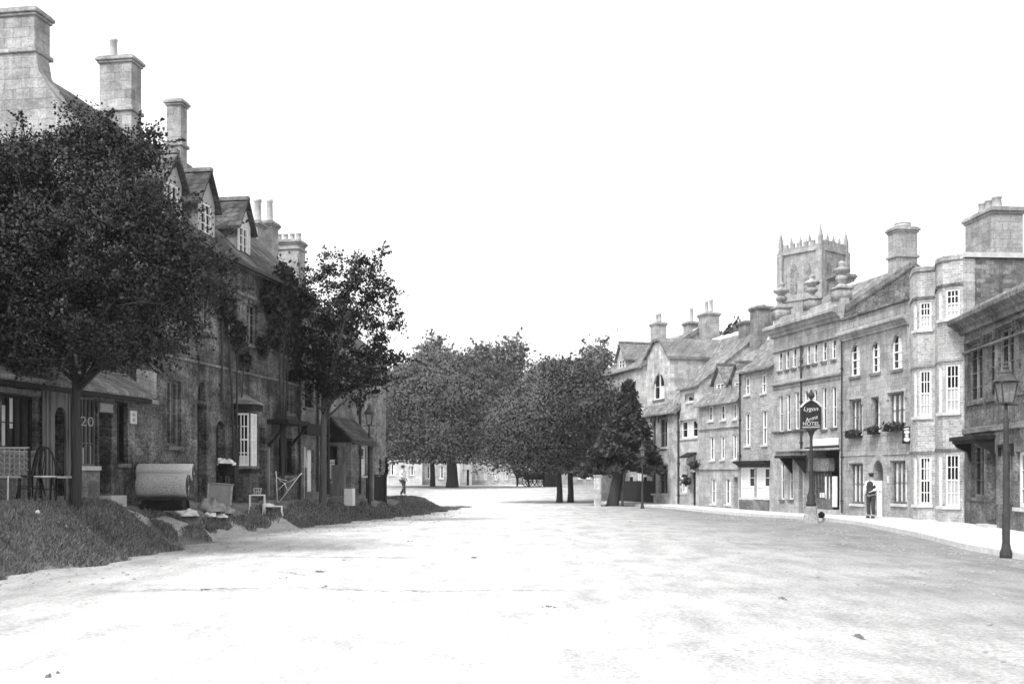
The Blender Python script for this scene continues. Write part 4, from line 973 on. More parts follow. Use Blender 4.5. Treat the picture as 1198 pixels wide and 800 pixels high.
# clump in the middle of the street
def groundtree(px, Y, **k):
    x = (px-CX)/F*Y; b = (x, Y, ground(x, Y)-.03); return b
b = groundtree(529, 100)
L = lobe_px(b, [(528,467,62,50,0,5),(490,480,44,52,-1,4),(560,480,44,50,-1,4),(586,478,28,40,0,3.5),(525,510,62,26,-2,4),(468,500,26,34,0,3),(510,436,34,20,1,3.5),(555,442,32,20,1,3)], 100)
tree('round_elm', 'broad round-crowned tree with a thick trunk in the middle distance', b, 3.6, .55, L, 125000, .17, 'elm leaf', 'dark bark', 'shade trees in the middle of the street', .85, 110, (0, 0), 14, .6, seed=8, flat=.28, droop=.3, sprays=110, slen=1.8)
b = groundtree(506, 106)
L = lobe_px(b, [(490,460,42,36,0,4),(470,478,34,38,0,4),(505,490,34,30,0,3),(458,505,18,22,0,3)], 106)
tree('round_elm', 'thinner-trunked tree left of and behind the broad round tree', b, 3.8, .26, L, 55000, .17, 'elm leaf dark', 'dark bark', 'shade trees in the middle of the street', .85, 110, (0, 0), 10, .6, seed=9, flat=.28, droop=.3, sprays=50, slen=1.8)
b = groundtree(654.5, 70)
L = lobe_px(b, [(640,480,50,40,0,2.6),(610,505,28,34,-.5,2),(650,441,34,20,.3,2),(640,520,48,22,-.6,2),(600,485,20,26,.4,1.6),(596,525,18,14,-.3,1.4),(640,505,54,14,-1,1.2)], 70)
tree('spreading_tree', 'bushy shade tree on the left one of the two slim trunks standing close together', b, 3.0, .2, L, 100000, .115, 'elm leaf', 'dark bark', 'shade trees in the middle of the street', .55, 110, (0, 0), 12, .55, seed=11, flat=.28, droop=.3, sprays=100, slen=1.3)
b = groundtree(667.5, 70.6)
L = lobe_px(b, [(676,472,34,36,0,2.2),(690,506,24,32,-.3,1.8),(670,440,24,16,.3,1.8),(684,524,26,18,-.5,1.6)], 70.6)
tree('spreading_tree', 'bushy shade tree on the right one of the two slim trunks, next to the fir', b, 3.0, .2, L, 75000, .115, 'elm leaf', 'dark bark', 'shade trees in the middle of the street', .55, 110, (0, 0), 10, .55, seed=12, flat=.28, droop=.3, sprays=80, slen=1.3)
# dark fir: tiers of drooping boughs
b = groundtree(716, 63)
ft = empty('fir_tree', b, 'dark conical fir beside the boarded gate, in front of the terrace', 'tree', None)
mb = MB(); hh = W(735, 445, 63).z-b[2]; mb.tube([(0,0,-.3),(.05,0,.2),(.5,0,2.5),(.9,0,hh*.6),(1.0,0,hh-.2)], [.5,.36,.28,.16,.03], 10, False)
mb2 = MB(); mb2.tube([(.55,-.3,-.2),(.62,-.3,1.2),(.85,-.2,2.6)], [.09,.07,.05], 7, False); pts = []
rs = np.random.default_rng(4)
for i in range(250):
    f = rs.random()**.75; z = 2.1+(hh-2.3)*f; Rr = (1-f)**1.15*2.5+.1; a = rs.random()*6.283; Lr = Rr*(.65+.5*rs.random())
    x0 = .5+.5*f
    mb.tube([(x0,0,z),(x0+math.cos(a)*Lr*.6,math.sin(a)*Lr*.6,z-.02),(x0+math.cos(a)*Lr,math.sin(a)*Lr,z-.16*Lr)], [.04,.025,.008], 4, False)
    k = int(50+140*Lr); t = rs.random(k)**.7
    pts.append(np.stack([x0+math.cos(a)*Lr*t, math.sin(a)*Lr*t, z-.16*Lr*t**2], 1)+rs.normal(size=(k, 3))*np.array([.13, .13, .1]))
mb.build('trunk', 'dark bark', ft, True); mb2.build('side_stem', 'bark', ft, True); leafmesh('crown', leafquads(np.concatenate(pts), .14, 2.4), 'fir leaf', ft)
# treetops far behind
for k, (px, py, rx, ry, lab) in enumerate(((500, 415, 20, 26, 'pale far treetop standing left behind the broad round tree'), (592, 414, 19, 24, 'pale far treetop showing between the two middle tree clumps'), (692, 418, 16, 24, 'pale far treetop behind the right end of the tree clump'), (560, 418, 22, 18, 'pale far treetop just right behind the broad round tree'))):
    b = groundtree(px, 150); L = lobe_px(b, [(px, py+ry*.7, rx, ry, 0, 2.5), (px-rx*.5, py+ry*1.6, rx, ry, 0, 2.5), (px+rx*.4, py, rx*.6, ry*.7, 0, 1.8), (px, py+ry*2.8, rx*1.1, ry, 0, 2.5)], 150)
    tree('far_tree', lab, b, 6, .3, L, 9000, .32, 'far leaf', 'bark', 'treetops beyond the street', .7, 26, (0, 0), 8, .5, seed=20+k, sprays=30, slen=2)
for k, (px, py, rx, ry, lab) in enumerate(((862, 396, 9, 10, 'dark treetop peeping over the roofs left of the brick house'), )):
    b = groundtree(px, 75); L = lobe_px(b, [(px, py, rx, ry, 0, 1.2), (px-6, py+14, rx*1.4, ry*1.2, 0, 1.2)], 75)
    tree('roofline_tree', lab, b, 8, .2, L, 1600, .3, 'elm leaf dark', 'bark', None, .35, 26, (0, 0), 6, .4, seed=40+k)
# climbing plants
def ivy(label, House_px, n, size, seed, Y0=None):
    rs = np.random.default_rng(seed); pts = []; cen = None
    for (px, py, r, Y) in House_px:
        p = W(px, py, Y)
        if cen is None: cen = p
        m = int(n*r/sum(q[2] for q in House_px)); s = r*Y/F
        d = rs.normal(size=(m, 3))*np.array([.25, 1.2, 1])*s*.55; pts.append(np.array([p.x+.12, p.y, p.z])+d+np.stack([d[:, 1]*.161, np.zeros(m), np.zeros(m)], 1))
    base = Vector((cen.x, cen.y, .9)); o = empty('climbing_plant', base, label, 'climbing plant')
    mb = MB(); 
    for q in House_px[:3]: p = W(q[0], q[1], q[3])-base; mb.tube([(.02, 0, 0), (p.x*.4+.05, p.y*.4, p.z*.5), (p.x+.08, p.y, p.z)], [.05, .035, .015], 6, False)
    mb.build('stem', 'dark bark', o); leafmesh('foliage', leafquads(np.concatenate(pts)-np.array(base), size), 'ivy leaf', o)
ivy('dark climbing plant over the upper wall and eave beside the young tree', [(330,330,18,37.0),(322,360,16,36.4),(338,352,16,37.8),(345,400,14,38.4),(318,395,10,36.2),(312,345,10,35.8)], 5200, .12, 31)
ivy('dark creeper on the tall house front between its upper windows', [(275,392,12,33.2),(262,360,14,32.6),(283,420,7,33.8),(304,405,9,35.2)], 2400, .11, 33)
# conical shrubs at the end of the row
for k, (px, Y, h, lab) in enumerate(((438, 49.5, 1.6, 'taller of two dark clipped shrubs by the left street lamp'), (447, 50.5, 1.35, 'shorter, outer of two dark clipped shrubs by the left street lamp'))):
    x = (px-CX)/F*Y; o = empty('clipped_shrub', (x, Y, W(px, 560, Y).z-.2), lab, 'shrub', 'clipped shrubs by the railing')
    rs = np.random.default_rng(50+k); t = rs.random(1500); a = rs.random(1500)*6.283; rr_ = (.3*np.sin(np.pi*np.clip(t*.9+.1, 0, 1))**.8)*np.sqrt(rs.random(1500))
    leafmesh('foliage', leafquads(np.stack([np.cos(a)*rr_, np.sin(a)*rr_, .1+t*h], 1), .1), 'shrub leaf', o); mb = MB(); mb.tube([(0,0,-.2),(0,0,h*.7)], [.06,.02], 6); mb.build('stem', 'dark bark', o)
SUN_E, SUN_A, SKY_S, EXPO, HAZE = 1.5, 14.0, .15, 1.2, .0004
# ================= ground ====================================================
def sheet(name, xs, ys, fz, mat, keep=None):
    nx, ny = len(xs), len(ys); v = [(x, y, fz(x, y)) for y in ys for x in xs]; f = []
    for j in range(ny-1):
        for i in range(nx-1):
            if keep is None or keep((xs[i]+xs[i+1])/2, (ys[j]+ys[j+1])/2): f.append((j*nx+i, j*nx+i+1, (j+1)*nx+i+1, (j+1)*nx+i))
    me = bpy.data.meshes.new(name); me.from_pydata(v, [], f); me.update(); me.polygons.foreach_set('use_smooth', [True]*len(me.polygons))
    o = bpy.data.objects.new(name, me); COL.objects.link(o); me.materials.append(MATS[mat]); return tag(o, kind='structure')
xs = [-2500,-900,-400,-200,-120,-80,-60]+list(np.arange(-45, 40.1, 1.0))+[60,80,120,200,400,900,2500]
ys = [-300,-100,-40,-20,-8]+list(np.arange(-4, 130, 1.0))+[140,160,200,300,600,1200,3000]
tag(sheet('road', xs, ys, lambda x, y: road_z(y)+.015*math.sin(x*.9+.3*y)*math.sin(y*.4), 'dusty road'), 'pale dusty unpaved road')
xs = list(np.arange(-14, -1.9, .12)); ys = list(np.arange(9, 24, .25))+list(np.arange(24, 36, .12))+list(np.arange(36, 66.1, .25))
def bz(x, y): return road_z(y)-.05+bank_h(x, y)+.02*math.sin(x*9)*math.sin(y*7)
sheet('grass_bank', [-40,-25,-18]+xs, ys, bz, 'bank earth', lambda x, y: edge_x(y)-x > -.2 and bank_h(x, y) > -1)
# trodden path that cuts down across the bank: the same surface, worn bare
bank = bpy.data.objects['grass_bank']; me = bank.data; pf = []; kf = []
for p in me.polygons:
    c = p.center; q, t, cx_, w_ = path_at(c.x, c.y) if 24 < c.y < 35 else (9, 0, 0, 0)
    (pf if q < w_*(1+.18*math.sin(c.y*7+c.x*3)) else kf).append(list(p.vertices))
co_ = [tuple(v.co) for v in me.vertices]
def submesh(name, faces, mat, label=None):
    used = sorted({i for f in faces for i in f}); mp_ = {k: n_ for n_, k in enumerate(used)}
    m = bpy.data.meshes.new(name); m.from_pydata([co_[k] for k in used], [], [[mp_[k] for k in f] for f in faces]); m.update(); m.polygons.foreach_set('use_smooth', [True]*len(m.polygons)); m.materials.append(MATS[mat]); return m
bank.data = submesh('grass_bank', kf, 'bank earth')
po = bpy.data.objects.new('path', submesh('path', pf, 'path gravel')); COL.objects.link(po); tag(po, 'pale trodden path across the grass bank', kind='structure')
def on_path(x, y):
    if not 24 < y < 35: return False
    q, t, cx_, w_ = path_at(x, y); return q < w_*.93
# grass blades
gp = []; rs = random.Random(2)
while len(gp) < 150000:
    y = 15+46*rs.random()**1.7; ex = edge_x(y); w = 3.3; x = ex+.12-w*rs.random()
    f = lf(y)[0]+.75
    if y < 50.5 and x < f: continue
    if bank_h(x, y) < .02 and rs.random() > .5: continue
    if x > ex-.25*rs.random()*(1+math.sin(y*3)): continue
    if on_path(x, y): continue
    n_ = math.sin(x*3.1+y*1.3)+math.sin(y*2.7-x*1.9)+math.sin(x*7+y*5)*.6
    if y < 50 and x < f+.8 and rs.random() < .5: continue
    gp.append((x, y, road_z(y)-.05+bank_h(x, y), (.04+.045*rs.random())*(1+.35*n_/2.6)*(1+.012*y)))
gp = np.array(gp); n = len(gp); th = RNG.random(n)*6.283; ln = RNG.normal(0, .32, (n, 2)); h = gp[:, 3]
wd = .0025+.00032*gp[:, 1]; base = gp[:, :3]; dx = np.stack([np.cos(th)*wd, np.sin(th)*wd, 0*th], 1)
mid = base+np.stack([ln[:, 0]*h*.3, ln[:, 1]*h*.3, h*.6], 1); tip = base+np.stack([ln[:, 0]*h*.9, ln[:, 1]*h*.9, h], 1)
v = np.stack([base-dx, base+dx, mid+dx*.7, tip], 1).reshape(-1, 3)
o = leafmesh('grass', v, 'grass blade'); tag(o, 'rough dark grass over the raised bank on the left', kind='stuff')
# loose tufts of bigger weeds
wp = []
for _ in range(70):
    y = 17+36*rs.random(); x = edge_x(y)-.4-2.0*rs.random()
    if on_path(x, y) or x < lf(y)[0]+.9: continue
    wp.append((x, y, ground(x, y)+.05))
wp = np.array(wp); v = leaves(700, wp, np.full(len(wp), .06), .045); tag(leafmesh('weeds', v, 'grass blade'), 'leafy weeds scattered in the bank grass', kind='stuff')
# right pavement with kerb
KERB = [(-3,9.9),(10,10.2),(22,10.25),(24.6,10.35),(29.6,11.1),(36,11.6),(41,11.4),(46,10.9),(52,9.8),(58,8.6),(63,7.2),(70,5.3)]
FRONT = [(-3,13.0),(24,13.41),(34.5,14.6),(38.4,14.29),(43.8,13.52),(50,12.24),(53.4,11.4),(58.3,10.2),(61,9.6),(66.7,8.16),(70,7.3)]
mb = MB(); kb = MB(); ysx = list(np.arange(-3, 70, .5))
def pz(y): return road_z(y)+.12
for y0, y1 in zip(ysx, ysx[1:]):
    k0, k1 = lerp(KERB, y0), lerp(KERB, y1); f0, f1 = lerp(FRONT, y0)+.6, lerp(FRONT, y1)+.6
    mb.poly((k0+.14,y0,pz(y0)), (f0,y0,pz(y0)+.03), (f1,y1,pz(y1)+.03), (k1+.14,y1,pz(y1)))
    kb.hexa([(k0,y0,pz(y0)-.2),(k0+.145,y0,pz(y0)-.2),(k1+.145,y1-.01,pz(y1)-.2),(k1,y1-.01,pz(y1)-.2),(k0+.02,y0,pz(y0)+.006),(k0+.145,y0,pz(y0)+.006),(k1+.145,y1-.01,pz(y1)+.006),(k1+.02,y1-.01,pz(y1)+.006)])
tag(mb.build('pavement', 'paving', None), 'pale pavement along the right-hand houses', kind='structure'); tag(kb.build('kerb', 'kerb stone', None), 'stone kerb of the right pavement', kind='structure')
# droppings and litter on the road
DUNG = []
for k, (px, py, w, lab) in enumerate(((640,711,24,'largest dark patch of droppings, low in the middle of the road'), (330,677,17,'dark droppings on the road below the grass bank, right of its near end'), (375,669,13,'dark droppings left of centre, farther up the road'), (378,686,14,'dark droppings on the faint wheel line left of centre'), (480,633,9,'small dark droppings near the grass bank tip'), (458,600,0,''), (1005,745,7,'small dark scrap at the lower right of the road'), (830,598,5,'small dark lump beside the right pavement'), (915,700,9,'small dark droppings right of centre on gravel'), (60,790,15,'dark scraps at the bottom left of the road'), (240,690,14,'dark scraps on the road below the bank, left'), (555,652,7,'small dark scrap in the centre of the road'))):
    if not w: continue
    p = hit(px, py); DUNG.append((lab, (p.x, p.y, road_z(p.y)+.008), w*p.y/F, k))
rb = random.Random(12)
sb = MB()
for _ in range(2000):
    y = 7+45*rb.random()**1.5; x = lerp(KERB, y)-abs(rb.gauss(0, 2.4))-.05 if rb.random() < .75 else edge_x(y)+.1+abs(rb.gauss(0, 1.3))
    r = rb.uniform(.006, .022)*(1+.02*y); sb.lathe((x, y, road_z(y)+.0), [(r,0),(r*.9,r*.5),(.003,r*.8)], 5, rb.random()*3, rb.uniform(.8, 1.7), 1)
tag(sb.build('gravel', 'lead', None), 'loose stones along the edges of the road', kind='stuff')

# ================= street furniture ==========================================
def lamp(name, label, base, Ht, glassw, thick, group=None):
    t = empty(name, base, label, 'street lamp', group); k = Ht/3.9
    m = MB(); m.lathe((0,0,-.1), [(.2*thick,0),(.2*thick,.2),(.15*thick,.3),(.12*thick,.42),(.125*thick,.9*k),(.14*thick,.95*k),(.1*thick,1.02*k),(.085*thick,2.6*k),(.1*thick,2.64*k),(.075*thick,2.72*k),(.11*thick,2.85*k),(.06*thick,2.92*k),(.05*thick,3.2*k)], 14)
    m.build('post', 'black iron', t, True)
    z = 3.06*k; m = MB(); m.bar((-.22*k,0,z), (.22*k,0,z), .03); m.build('ladder_bar', 'black iron', t)
    w0, w1 = glassw*.62/2, glassw/2; z0, z1, z2 = 3.1*k, 3.5*k, 3.74*k
    ln = MB(); ln.lathe((0,0,0), [(w0*1.2,z0),(w1*1.2,z1-.02)], 4, math.pi/4); g = ln.build('lantern_panes', 'lantern glass', t)
    fr = MB()
    for sx, sy in ((1,1),(1,-1),(-1,1),(-1,-1)): fr.bar((sx*w0*.87,sy*w0*.87,z0), (sx*w1*.87,sy*w1*.87,z1), .022)
    fr.lathe((0,0,0), [(w1*1.45,z1-.02),(w1*1.45,z1+.02)], 4, math.pi/4); fr.lathe((0,0,0), [(w0*1.35,z0-.02),(w0*1.35,z0+.01)], 4, math.pi/4)
    fr.build('lantern_frame', 'black iron', g)
    ca = MB(); ca.lathe((0,0,0), [(w1*1.42,z1+.02),(w1*.5,z2-.06),(w1*.55,z2-.04),(w1*.4,z2),(.05,z2+.02),(.07,z2+.07),(.02,z2+.1),(.035,z2+.16),(.005,z2+.2)], 8, math.pi/8); ca.build('lantern_cap', 'iron grey', g)
    return t
p = W(1177, 650, 22); lamp('street_lamp', 'tall dark iron gas lamp at the right pavement edge, nearest of the street lamps', (p.x, 22.0, 0), 4.02, .38, .62)
x = (432-CX)/F*45; lamp('street_lamp', 'slim dark gas lamp on the left bank by the clipped shrubs', (x, 45, ground(x, 45)), W(0, 471, 45).z-ground(x, 45), .34, .62)
x = (751.5-CX)/F*58; lamp('street_lamp', 'thin distant gas lamp in front of the boarded gate and fir', (x, 58, road_z(58)), W(0, 518, 58).z-road_z(58), .32, .5)
# inn sign on its own post
Y = 37.7; x = (949-CX)/F*Y; gz = road_z(Y)
sp = empty('sign_post', (x, Y, gz), 'tall iron post on a stone plinth carrying the dark hotel sign', 'sign post', None, R(-14))
zz = lambda py: CH+(HY-py)/F*Y-gz
m = MB(); m.box(-.19, .19, -.19, .19, -.1, zz(592)); m.box(-.25, .25, -.25, .25, -.1, zz(602)); bevel(m.build('plinth', 'pale ashlar', sp), .02)
m = MB(); m.lathe((0,0,0), [(.17,zz(592)),(.18,zz(589)),(.14,zz(586)),(.15,zz(580)),(.09,zz(575)),(.07,zz(570)),(.06,zz(530)),(.08,zz(528)),(.055,zz(525)),(.05,zz(512)),(.08,zz(508)),(.14,zz(504)),(.2,zz(502.5))], 14); m.build('post', 'black iron', sp, True)
wB, z0, z1 = .35, zz(502), zz(477); zt_ = zz(469.5)
P = [(-wB,z0),(wB,z0),(wB,z1),(.2,zt_-.06),(.1,zt_),(-.1,zt_),(-.2,zt_-.06),(-wB,z1)]
m = MB(); m.prism([(a, -.035, b) for a, b in P], (0, .07, 0)); bd = m.build('board', 'sign black', sp)
m = MB()
Q = [(a*1.06, (b-.8*(z0+z1)/2)*1.0+.8*(z0+z1)/2+(.03 if b > z1-.01 else 0)) for a, b in P[2:]]
for a, b in zip(Q, Q[1:]): m.bar((a[0], -.02, a[1]), (b[0], -.02, b[1]), .045, .07)
m.build('pale_frame', 'kerb stone', bd)
m = MB(); m.box(-wB+.045, wB-.045, -.042, -.0355, z0+.055, z0+.075); m.box(-wB+.045, wB-.045, -.042, -.0355, z0+.09, z0+.1); m.build('ruled_line', 'sign letter', bd)
for s_, sz, xx, zc, sh, rot in (('Lygon', .21, -.02, z1-.04, .25, 0), ('Arms', .2, .0, (z0+z1)/2-.01, .3, R(18)), ('HOTEL', .185, 0, z0+.19, 0, 0)):
    text(s_, 'lettering', sz, 'sign letter', bd, (xx, -.042, zc), (R(90), -rot, 0), sh, .004, (1.0, 1, 1))
m = MB(); m.lathe((0,0,zt_), [(.1,0),(.05,.05),(.06,.1)], 10); m.lathe((0,0,zt_+.1), [(.03,0),(.1,.04),(.13,.12),(.1,.2),(.04,.24),(.05,.28),(.01,.33)], 12); m.build('finial', 'black iron', sp, True)
p = W(961, 602, 39.3); tag(MB().lathe((0,0,0), [(.06,0),(.12,.05),(.13,.14),(.08,.2),(.02,.24)], 9).build('dog', 'dark cloth', None, True, (p.x, p.y, pz(p.y))), 'small dark bundle on the pavement right of the sign plinth', 'bundle')
bpy.data.objects['dog'].name = 'dark_bundle'

# ================= things on the left bank ===================================
def at(px, py, Y): p = W(px, py, Y); return Vector((p.x, Y, ground(p.x, Y)))
def roll(name, label, c, L, r, rz, mat, hole):
    t = empty(name, c, label, 'carpet roll', 'rolls set down by the wall', rz); m = MB(); n = 40
    def ring(x, k): return [(x, k*r*(1+.03*math.sin(3*a+x*4)+.02*math.sin(7*a))*math.cos(a), r+k*r*(1+.02*math.sin(2*a+1))*math.sin(a)*.96) for a in np.linspace(0, 2*math.pi, n, endpoint=False)]
    R_ = [m.pt(*ring(x, k)) for x, k in ((-L/2+.03,.3),(-L/2,.35),(-L/2,.93),(-L/2+.04,1),(-L/4,1.01),(0,.985),(L/4,1.0),(L/2-.04,1),(L/2,.93),(L/2,.35),(L/2-.25,.3))]
    for a, b in zip(R_, R_[1:]):
        for i in range(n): m.f.append([a[i], a[(i+1) % n], b[(i+1) % n], b[i]])
    m.f.append(R_[0]); m.f.append(R_[-1]); m.build('roll', mat, t, True)
    m = MB()
    for i in range(60):   # the wound edge seen at the open end
        a0, a1 = i*.42, (i+1)*.42; r0, r1 = r*(.3+.62*i/60), r*(.3+.62*(i+1)/60)
        m.hexa([(L/2+.001,r0*math.cos(a0),r+r0*math.sin(a0)),(L/2+.018,r0*math.cos(a0),r+r0*math.sin(a0)),(L/2+.018,r1*math.cos(a1),r+r1*math.sin(a1)),(L/2+.001,r1*math.cos(a1),r+r1*math.sin(a1)),
                (L/2+.001,(r0+.012)*math.cos(a0),r+(r0+.012)*math.sin(a0)),(L/2+.018,(r0+.012)*math.cos(a0),r+(r0+.012)*math.sin(a0)),(L/2+.018,(r1+.012)*math.cos(a1),r+(r1+.012)*math.sin(a1)),(L/2+.001,(r1+.012)*math.cos(a1),r+(r1+.012)*math.sin(a1))])
    m.build('wound_edge', 'dark cloth grey', t)
    m = MB(); m.lathe((0,0,0), [(r*.31,0),(r*.31,.01)], 20); h = m.build('core_shade', 'dark cloth', t); h.rotation_euler = (0, R(90), 0); h.location = (L/2-.02, 0, r)  # black disc painted as the shade inside the hollow end
    return t
Y = 26.8; sc = Y/F; gnd = at(192, 583, Y)
tz = W(0, 584, Y).z
st = empty('low_trestle', (gnd.x, Y, tz-.12), 'low dark plank trestle under the two carpet rolls', 'trestle', None, R(4))
m = MB(); m.box(-.6, .6, -.25, .55, .1, .16); m.build('planks', 'dark boards', st); m = MB(); m.box(-.45, .45, -.05, .5, -.16, .099); m.build('base', 'dark timber', st)  # base: dark block standing in for the shadow beneath the rolls
for sx, sy in ((-.45,-.2),(.45,-.2),(-.45,.5),(.45,.5)): m = MB(); m.bar((sx, sy, .1), (sx*1.1, sy, -.12), .07); m.build('leg', 'dark timber', st)
roll('carpet_roll', 'nearer thicker rolled carpet with its dark open end to the right', (W(191, 0, Y).x, Y, tz+.04), 57*sc, 14*sc*1.05, R(4), 'carpet', True)
roll('carpet_roll', 'paler rolled carpet behind and above the nearer roll', (W(194, 0, Y+.55).x, Y+.55, tz+.46), 64*(Y+.55)/F, 10.5*sc, R(4), 'carpet pale', True)
# tilted crate
c = hit(256, 589); cr = empty('wooden_crate', (c.x, c.y, c.z-.05), 'tilted grey wooden chest beside the carpet rolls', 'crate', None, R(14)); cr.rotation_euler = (R(-3), R(5), R(14))
m = MB(); w, d, h = .36, .3, .62; m.box(-w, w, -d, d, 0, h); bevel(m.build('chest_body', 'crate wood', cr), .012)
m = MB(); m.box(-w-.02, w+.02, -d-.02, d+.02, h+.001, h+.04); m.build('lid', 'crate wood', cr)
for q in (w-.05, -w-.002): m = MB(); m.box(q, q+.052, -d-.012, -d-.001, .02, h-.01); m.build('corner_batten', 'path gravel', cr)
# dark tub on legs with white bundles
c = W(264, 558, 32.3); tb = empty('dark_tub', (c.x, 32.3, c.z), 'dark tub on legs standing behind the tilted chest', 'tub')
m = MB(); m.lathe((0,0,.05), [(.15,0),(.2,.05),(.25,.34),(.27,.35),(.25,.36),(.22,.3)], 16); m.build('tub_body', 'dark timber', tb, True)
for a in (0.5, 2.1, 3.7, 5.3): m = MB(); m.bar((.14*math.cos(a), .14*math.sin(a), .06), (.22*math.cos(a), .22*math.sin(a), -.5), .035); m.build('leg', 'dark timber', tb)
def cloth(name, label, cat, c, rx, ry, rz, mat, seed, group=None, n=26):
    q = np.random.default_rng(seed); m = MB(); ph = q.random(8)*6.28
    def f(a, b):
        k = 1+.22*math.sin(3*a+ph[0])*math.sin(4*b+ph[1])+.16*math.sin(5*a+ph[2]+3*b)+.1*math.sin(11*a+ph[3])*math.cos(7*b+ph[4])
        return (rx*k*math.cos(a)*math.sin(b), ry*k*math.sin(a)*math.sin(b), max(-.01, rz*k*math.cos(b)))
    rows = [m.pt(*[f(2*math.pi*i/n, .03+1.62*j/9) for i in range(n)]) for j in range(10)]
    for a, b in zip(rows, rows[1:]):
        for i in range(n): m.f.append([a[i], b[i], b[(i+1) % n], a[(i+1) % n]])
    m.f.append(rows[0]); o = m.build(name, mat, None, True, c); return tag(o, label, cat, group)
z = c.z+.42
cloth('linen_bundle', 'white linen bundle heaped on the left of the dark tub', 'bundle', (c.x-.11, 32.3, z-.05), .17, .17, .17, 'cloth white', 1, 'white linen bundles')
cloth('linen_bundle', 'white linen bundle heaped on the right of the dark tub', 'bundle', (c.x+.13, 32.28, z-.05), .16, .16, .15, 'cloth white', 2, 'white linen bundles')
for i, (px, py, Y, rx, ry, rz, mat, lab) in enumerate(((218,602,26.4,.3,.24,.17,'cloth white','white crumpled sheet lying leftmost on the ground in front of the chest'), (246,597,26.6,.36,.26,.3,'sack','grey crumpled sack heaped against the chest'), (238,582,26.9,.28,.2,.22,'sack','grey cloth bundle lying behind the crumpled sack'), (257,587,26.75,.15,.14,.2,'dark cloth','small black hat-like bundle on top of the grey sack'), (246,603,26.2,.17,.16,.11,'cloth white','small white rag in front of the grey sack'), (259,604,26.2,.14,.14,.1,'cloth white','smallest white rag to the right of the others by the chest foot'), (172,584,26.2,.22,.14,.1,'cloth white','white paper bundle under the left end of the carpet rolls'), (265,599,26.5,.22,.16,.16,'sack','grey tangled cloth at the right foot of the chest'))):
    p = hit(px, py); cloth('cloth_heap', lab, 'cloth', (p.x, p.y, p.z-.02), rx, ry, rz, mat, 10+i, 'household cloths on the bank')
from mathutils import noise as mnoise
for lab, c, s, k in DUNG:      # a crumbled patch: one low sheet whose crumbs stand out of the dust
    m = MB(); nx, ny = 64, 26; hx, hy = s*.55, .16+.12*s; g_ = []
    for j in range(ny+1):
        for i in range(nx+1):
            u, w_ = 2*i/nx-1, 2*j/ny-1; f = max(0, 1-(u*u+w_*w_)**.8); q = mnoise.noise(Vector((u*hx*26, w_*hy*26, k*7.3)))+.7*mnoise.noise(Vector((u*hx*5, w_*hy*5, k*3.1+50)))
            g_.append((u*hx, w_*hy, min(.022, -.014+.06*(q+.02)*f**.6)))
    I_ = m.pt(*g_)
    for j in range(ny):
        for i in range(nx): a_ = j*(nx+1)+i; m.f.append([a_, a_+1, a_+nx+2, a_+nx+1])
    tag(m.build('dung_patch', 'dung', None, True, c), lab, 'droppings', 'droppings on the road')
# white iron bedstead pieces
def ironpts(o, Y): return lambda px, py, dy=0: Vector((W(px, py, Y).x-o.x, dy, W(px, py, Y).z-o.z))
o = hit(330, 592); Y = o.y; t = empty('iron_bed_end', (o.x, Y, o.z), 'white iron bed end, its two posts splayed in a V with wire tracery', 'bed frame'); q = ironpts(o, Y)
m = MB(); m.tube([q(323,552.5,-.02), q(323.3,556), q(324.5,588)], .017, 8); m.lathe(q(323,552.5,-.02), [(.005,0),(.025,.02),(.005,.045)], 8); m.build('post', 'white paint', t, True)
m = MB(); m.tube([q(353.5,553.5), q(351,555), q(326,588)], .019, 8); m.build('post', 'white paint', t, True)
m = MB()
for a, b in (((324,558),(333,565)),((333,565),(346,559)),((333,565),(324.5,573)),((333,565),(337,574)),((324,558),(336,562))):
    m.tube([q(*a), q((a[0]+b[0])/2, (a[1]+b[1])/2+.8), q(*b)], .009, 6)
m.lathe(q(333,566), [(.02,-.03),(.04,0),(.02,.03)], 8); m.build('tracery', 'white paint', t, True)
def stand(name, label, cx, cyTop, Y, w, d, h, cat, castor=False, stuffed=False):
    p = hit(cx, cyTop+h/Y*F-1); t = empty(name, (p.x, p.y, p.z), label, cat, None, R(8)); m = MB()
    m.bar((-w/2,-d/2,h),(w/2,-d/2,h),.03); m.bar((-w/2,d/2,h),(w/2,d/2,h),.03); m.bar((-w/2,-d/2,h),(-w/2,d/2,h),.03); m.bar((w/2,-d/2,h),(w/2,d/2,h),.03)
    for i in range(1, 5): m.bar((-w/2+w*i/5,-d/2,h),(-w/2+w*i/5,d/2,h),.016)
    m.build('top_frame', 'white paint', t)
    for sx in (-1, 1):
        for sy in (-1, 1):
            m = MB(); m.tube([(sx*w/2,sy*d/2,h),(sx*w/2*1.0,sy*d/2,h*.4),(sx*w/2*1.12,sy*d/2,-.02)], .014, 6); lg = m.build('leg', 'white paint', t, True)
            if castor and sx < 0: m = MB(); m.tube([(sx*w/2*1.12+.075*math.cos(a)-.02, sy*d/2, .02+.075*math.sin(a)) for a in np.linspace(0, 6.283, 15)], .012, 6); m.build('castor', 'iron grey', lg, True)
    return t
stand('iron_stand', 'white iron stand on castors, left of the splayed bed end', 301, 576.5, 28.5, .44, .35, .56, 'stand', True)
stand('iron_stool', 'low white iron stool under the splayed bed end', 319, 591, 28.1, .56, .36, .28, 'stool')
p = hit(319, 602); p.x -= .16; p.z += .28; cloth('cloth_heap', 'small white crumpled cloth lying on the low iron stool', 'cloth', (p.x, p.y, p.z), .2, .14, .07, 'cloth white', 30, 'household cloths on the bank')
p = hit(301, 600); t = empty('wire_basket', (p.x, p.y+.02, p.z+.57), 'pale openwork basket standing on the white iron stand', 'basket'); m = MB()
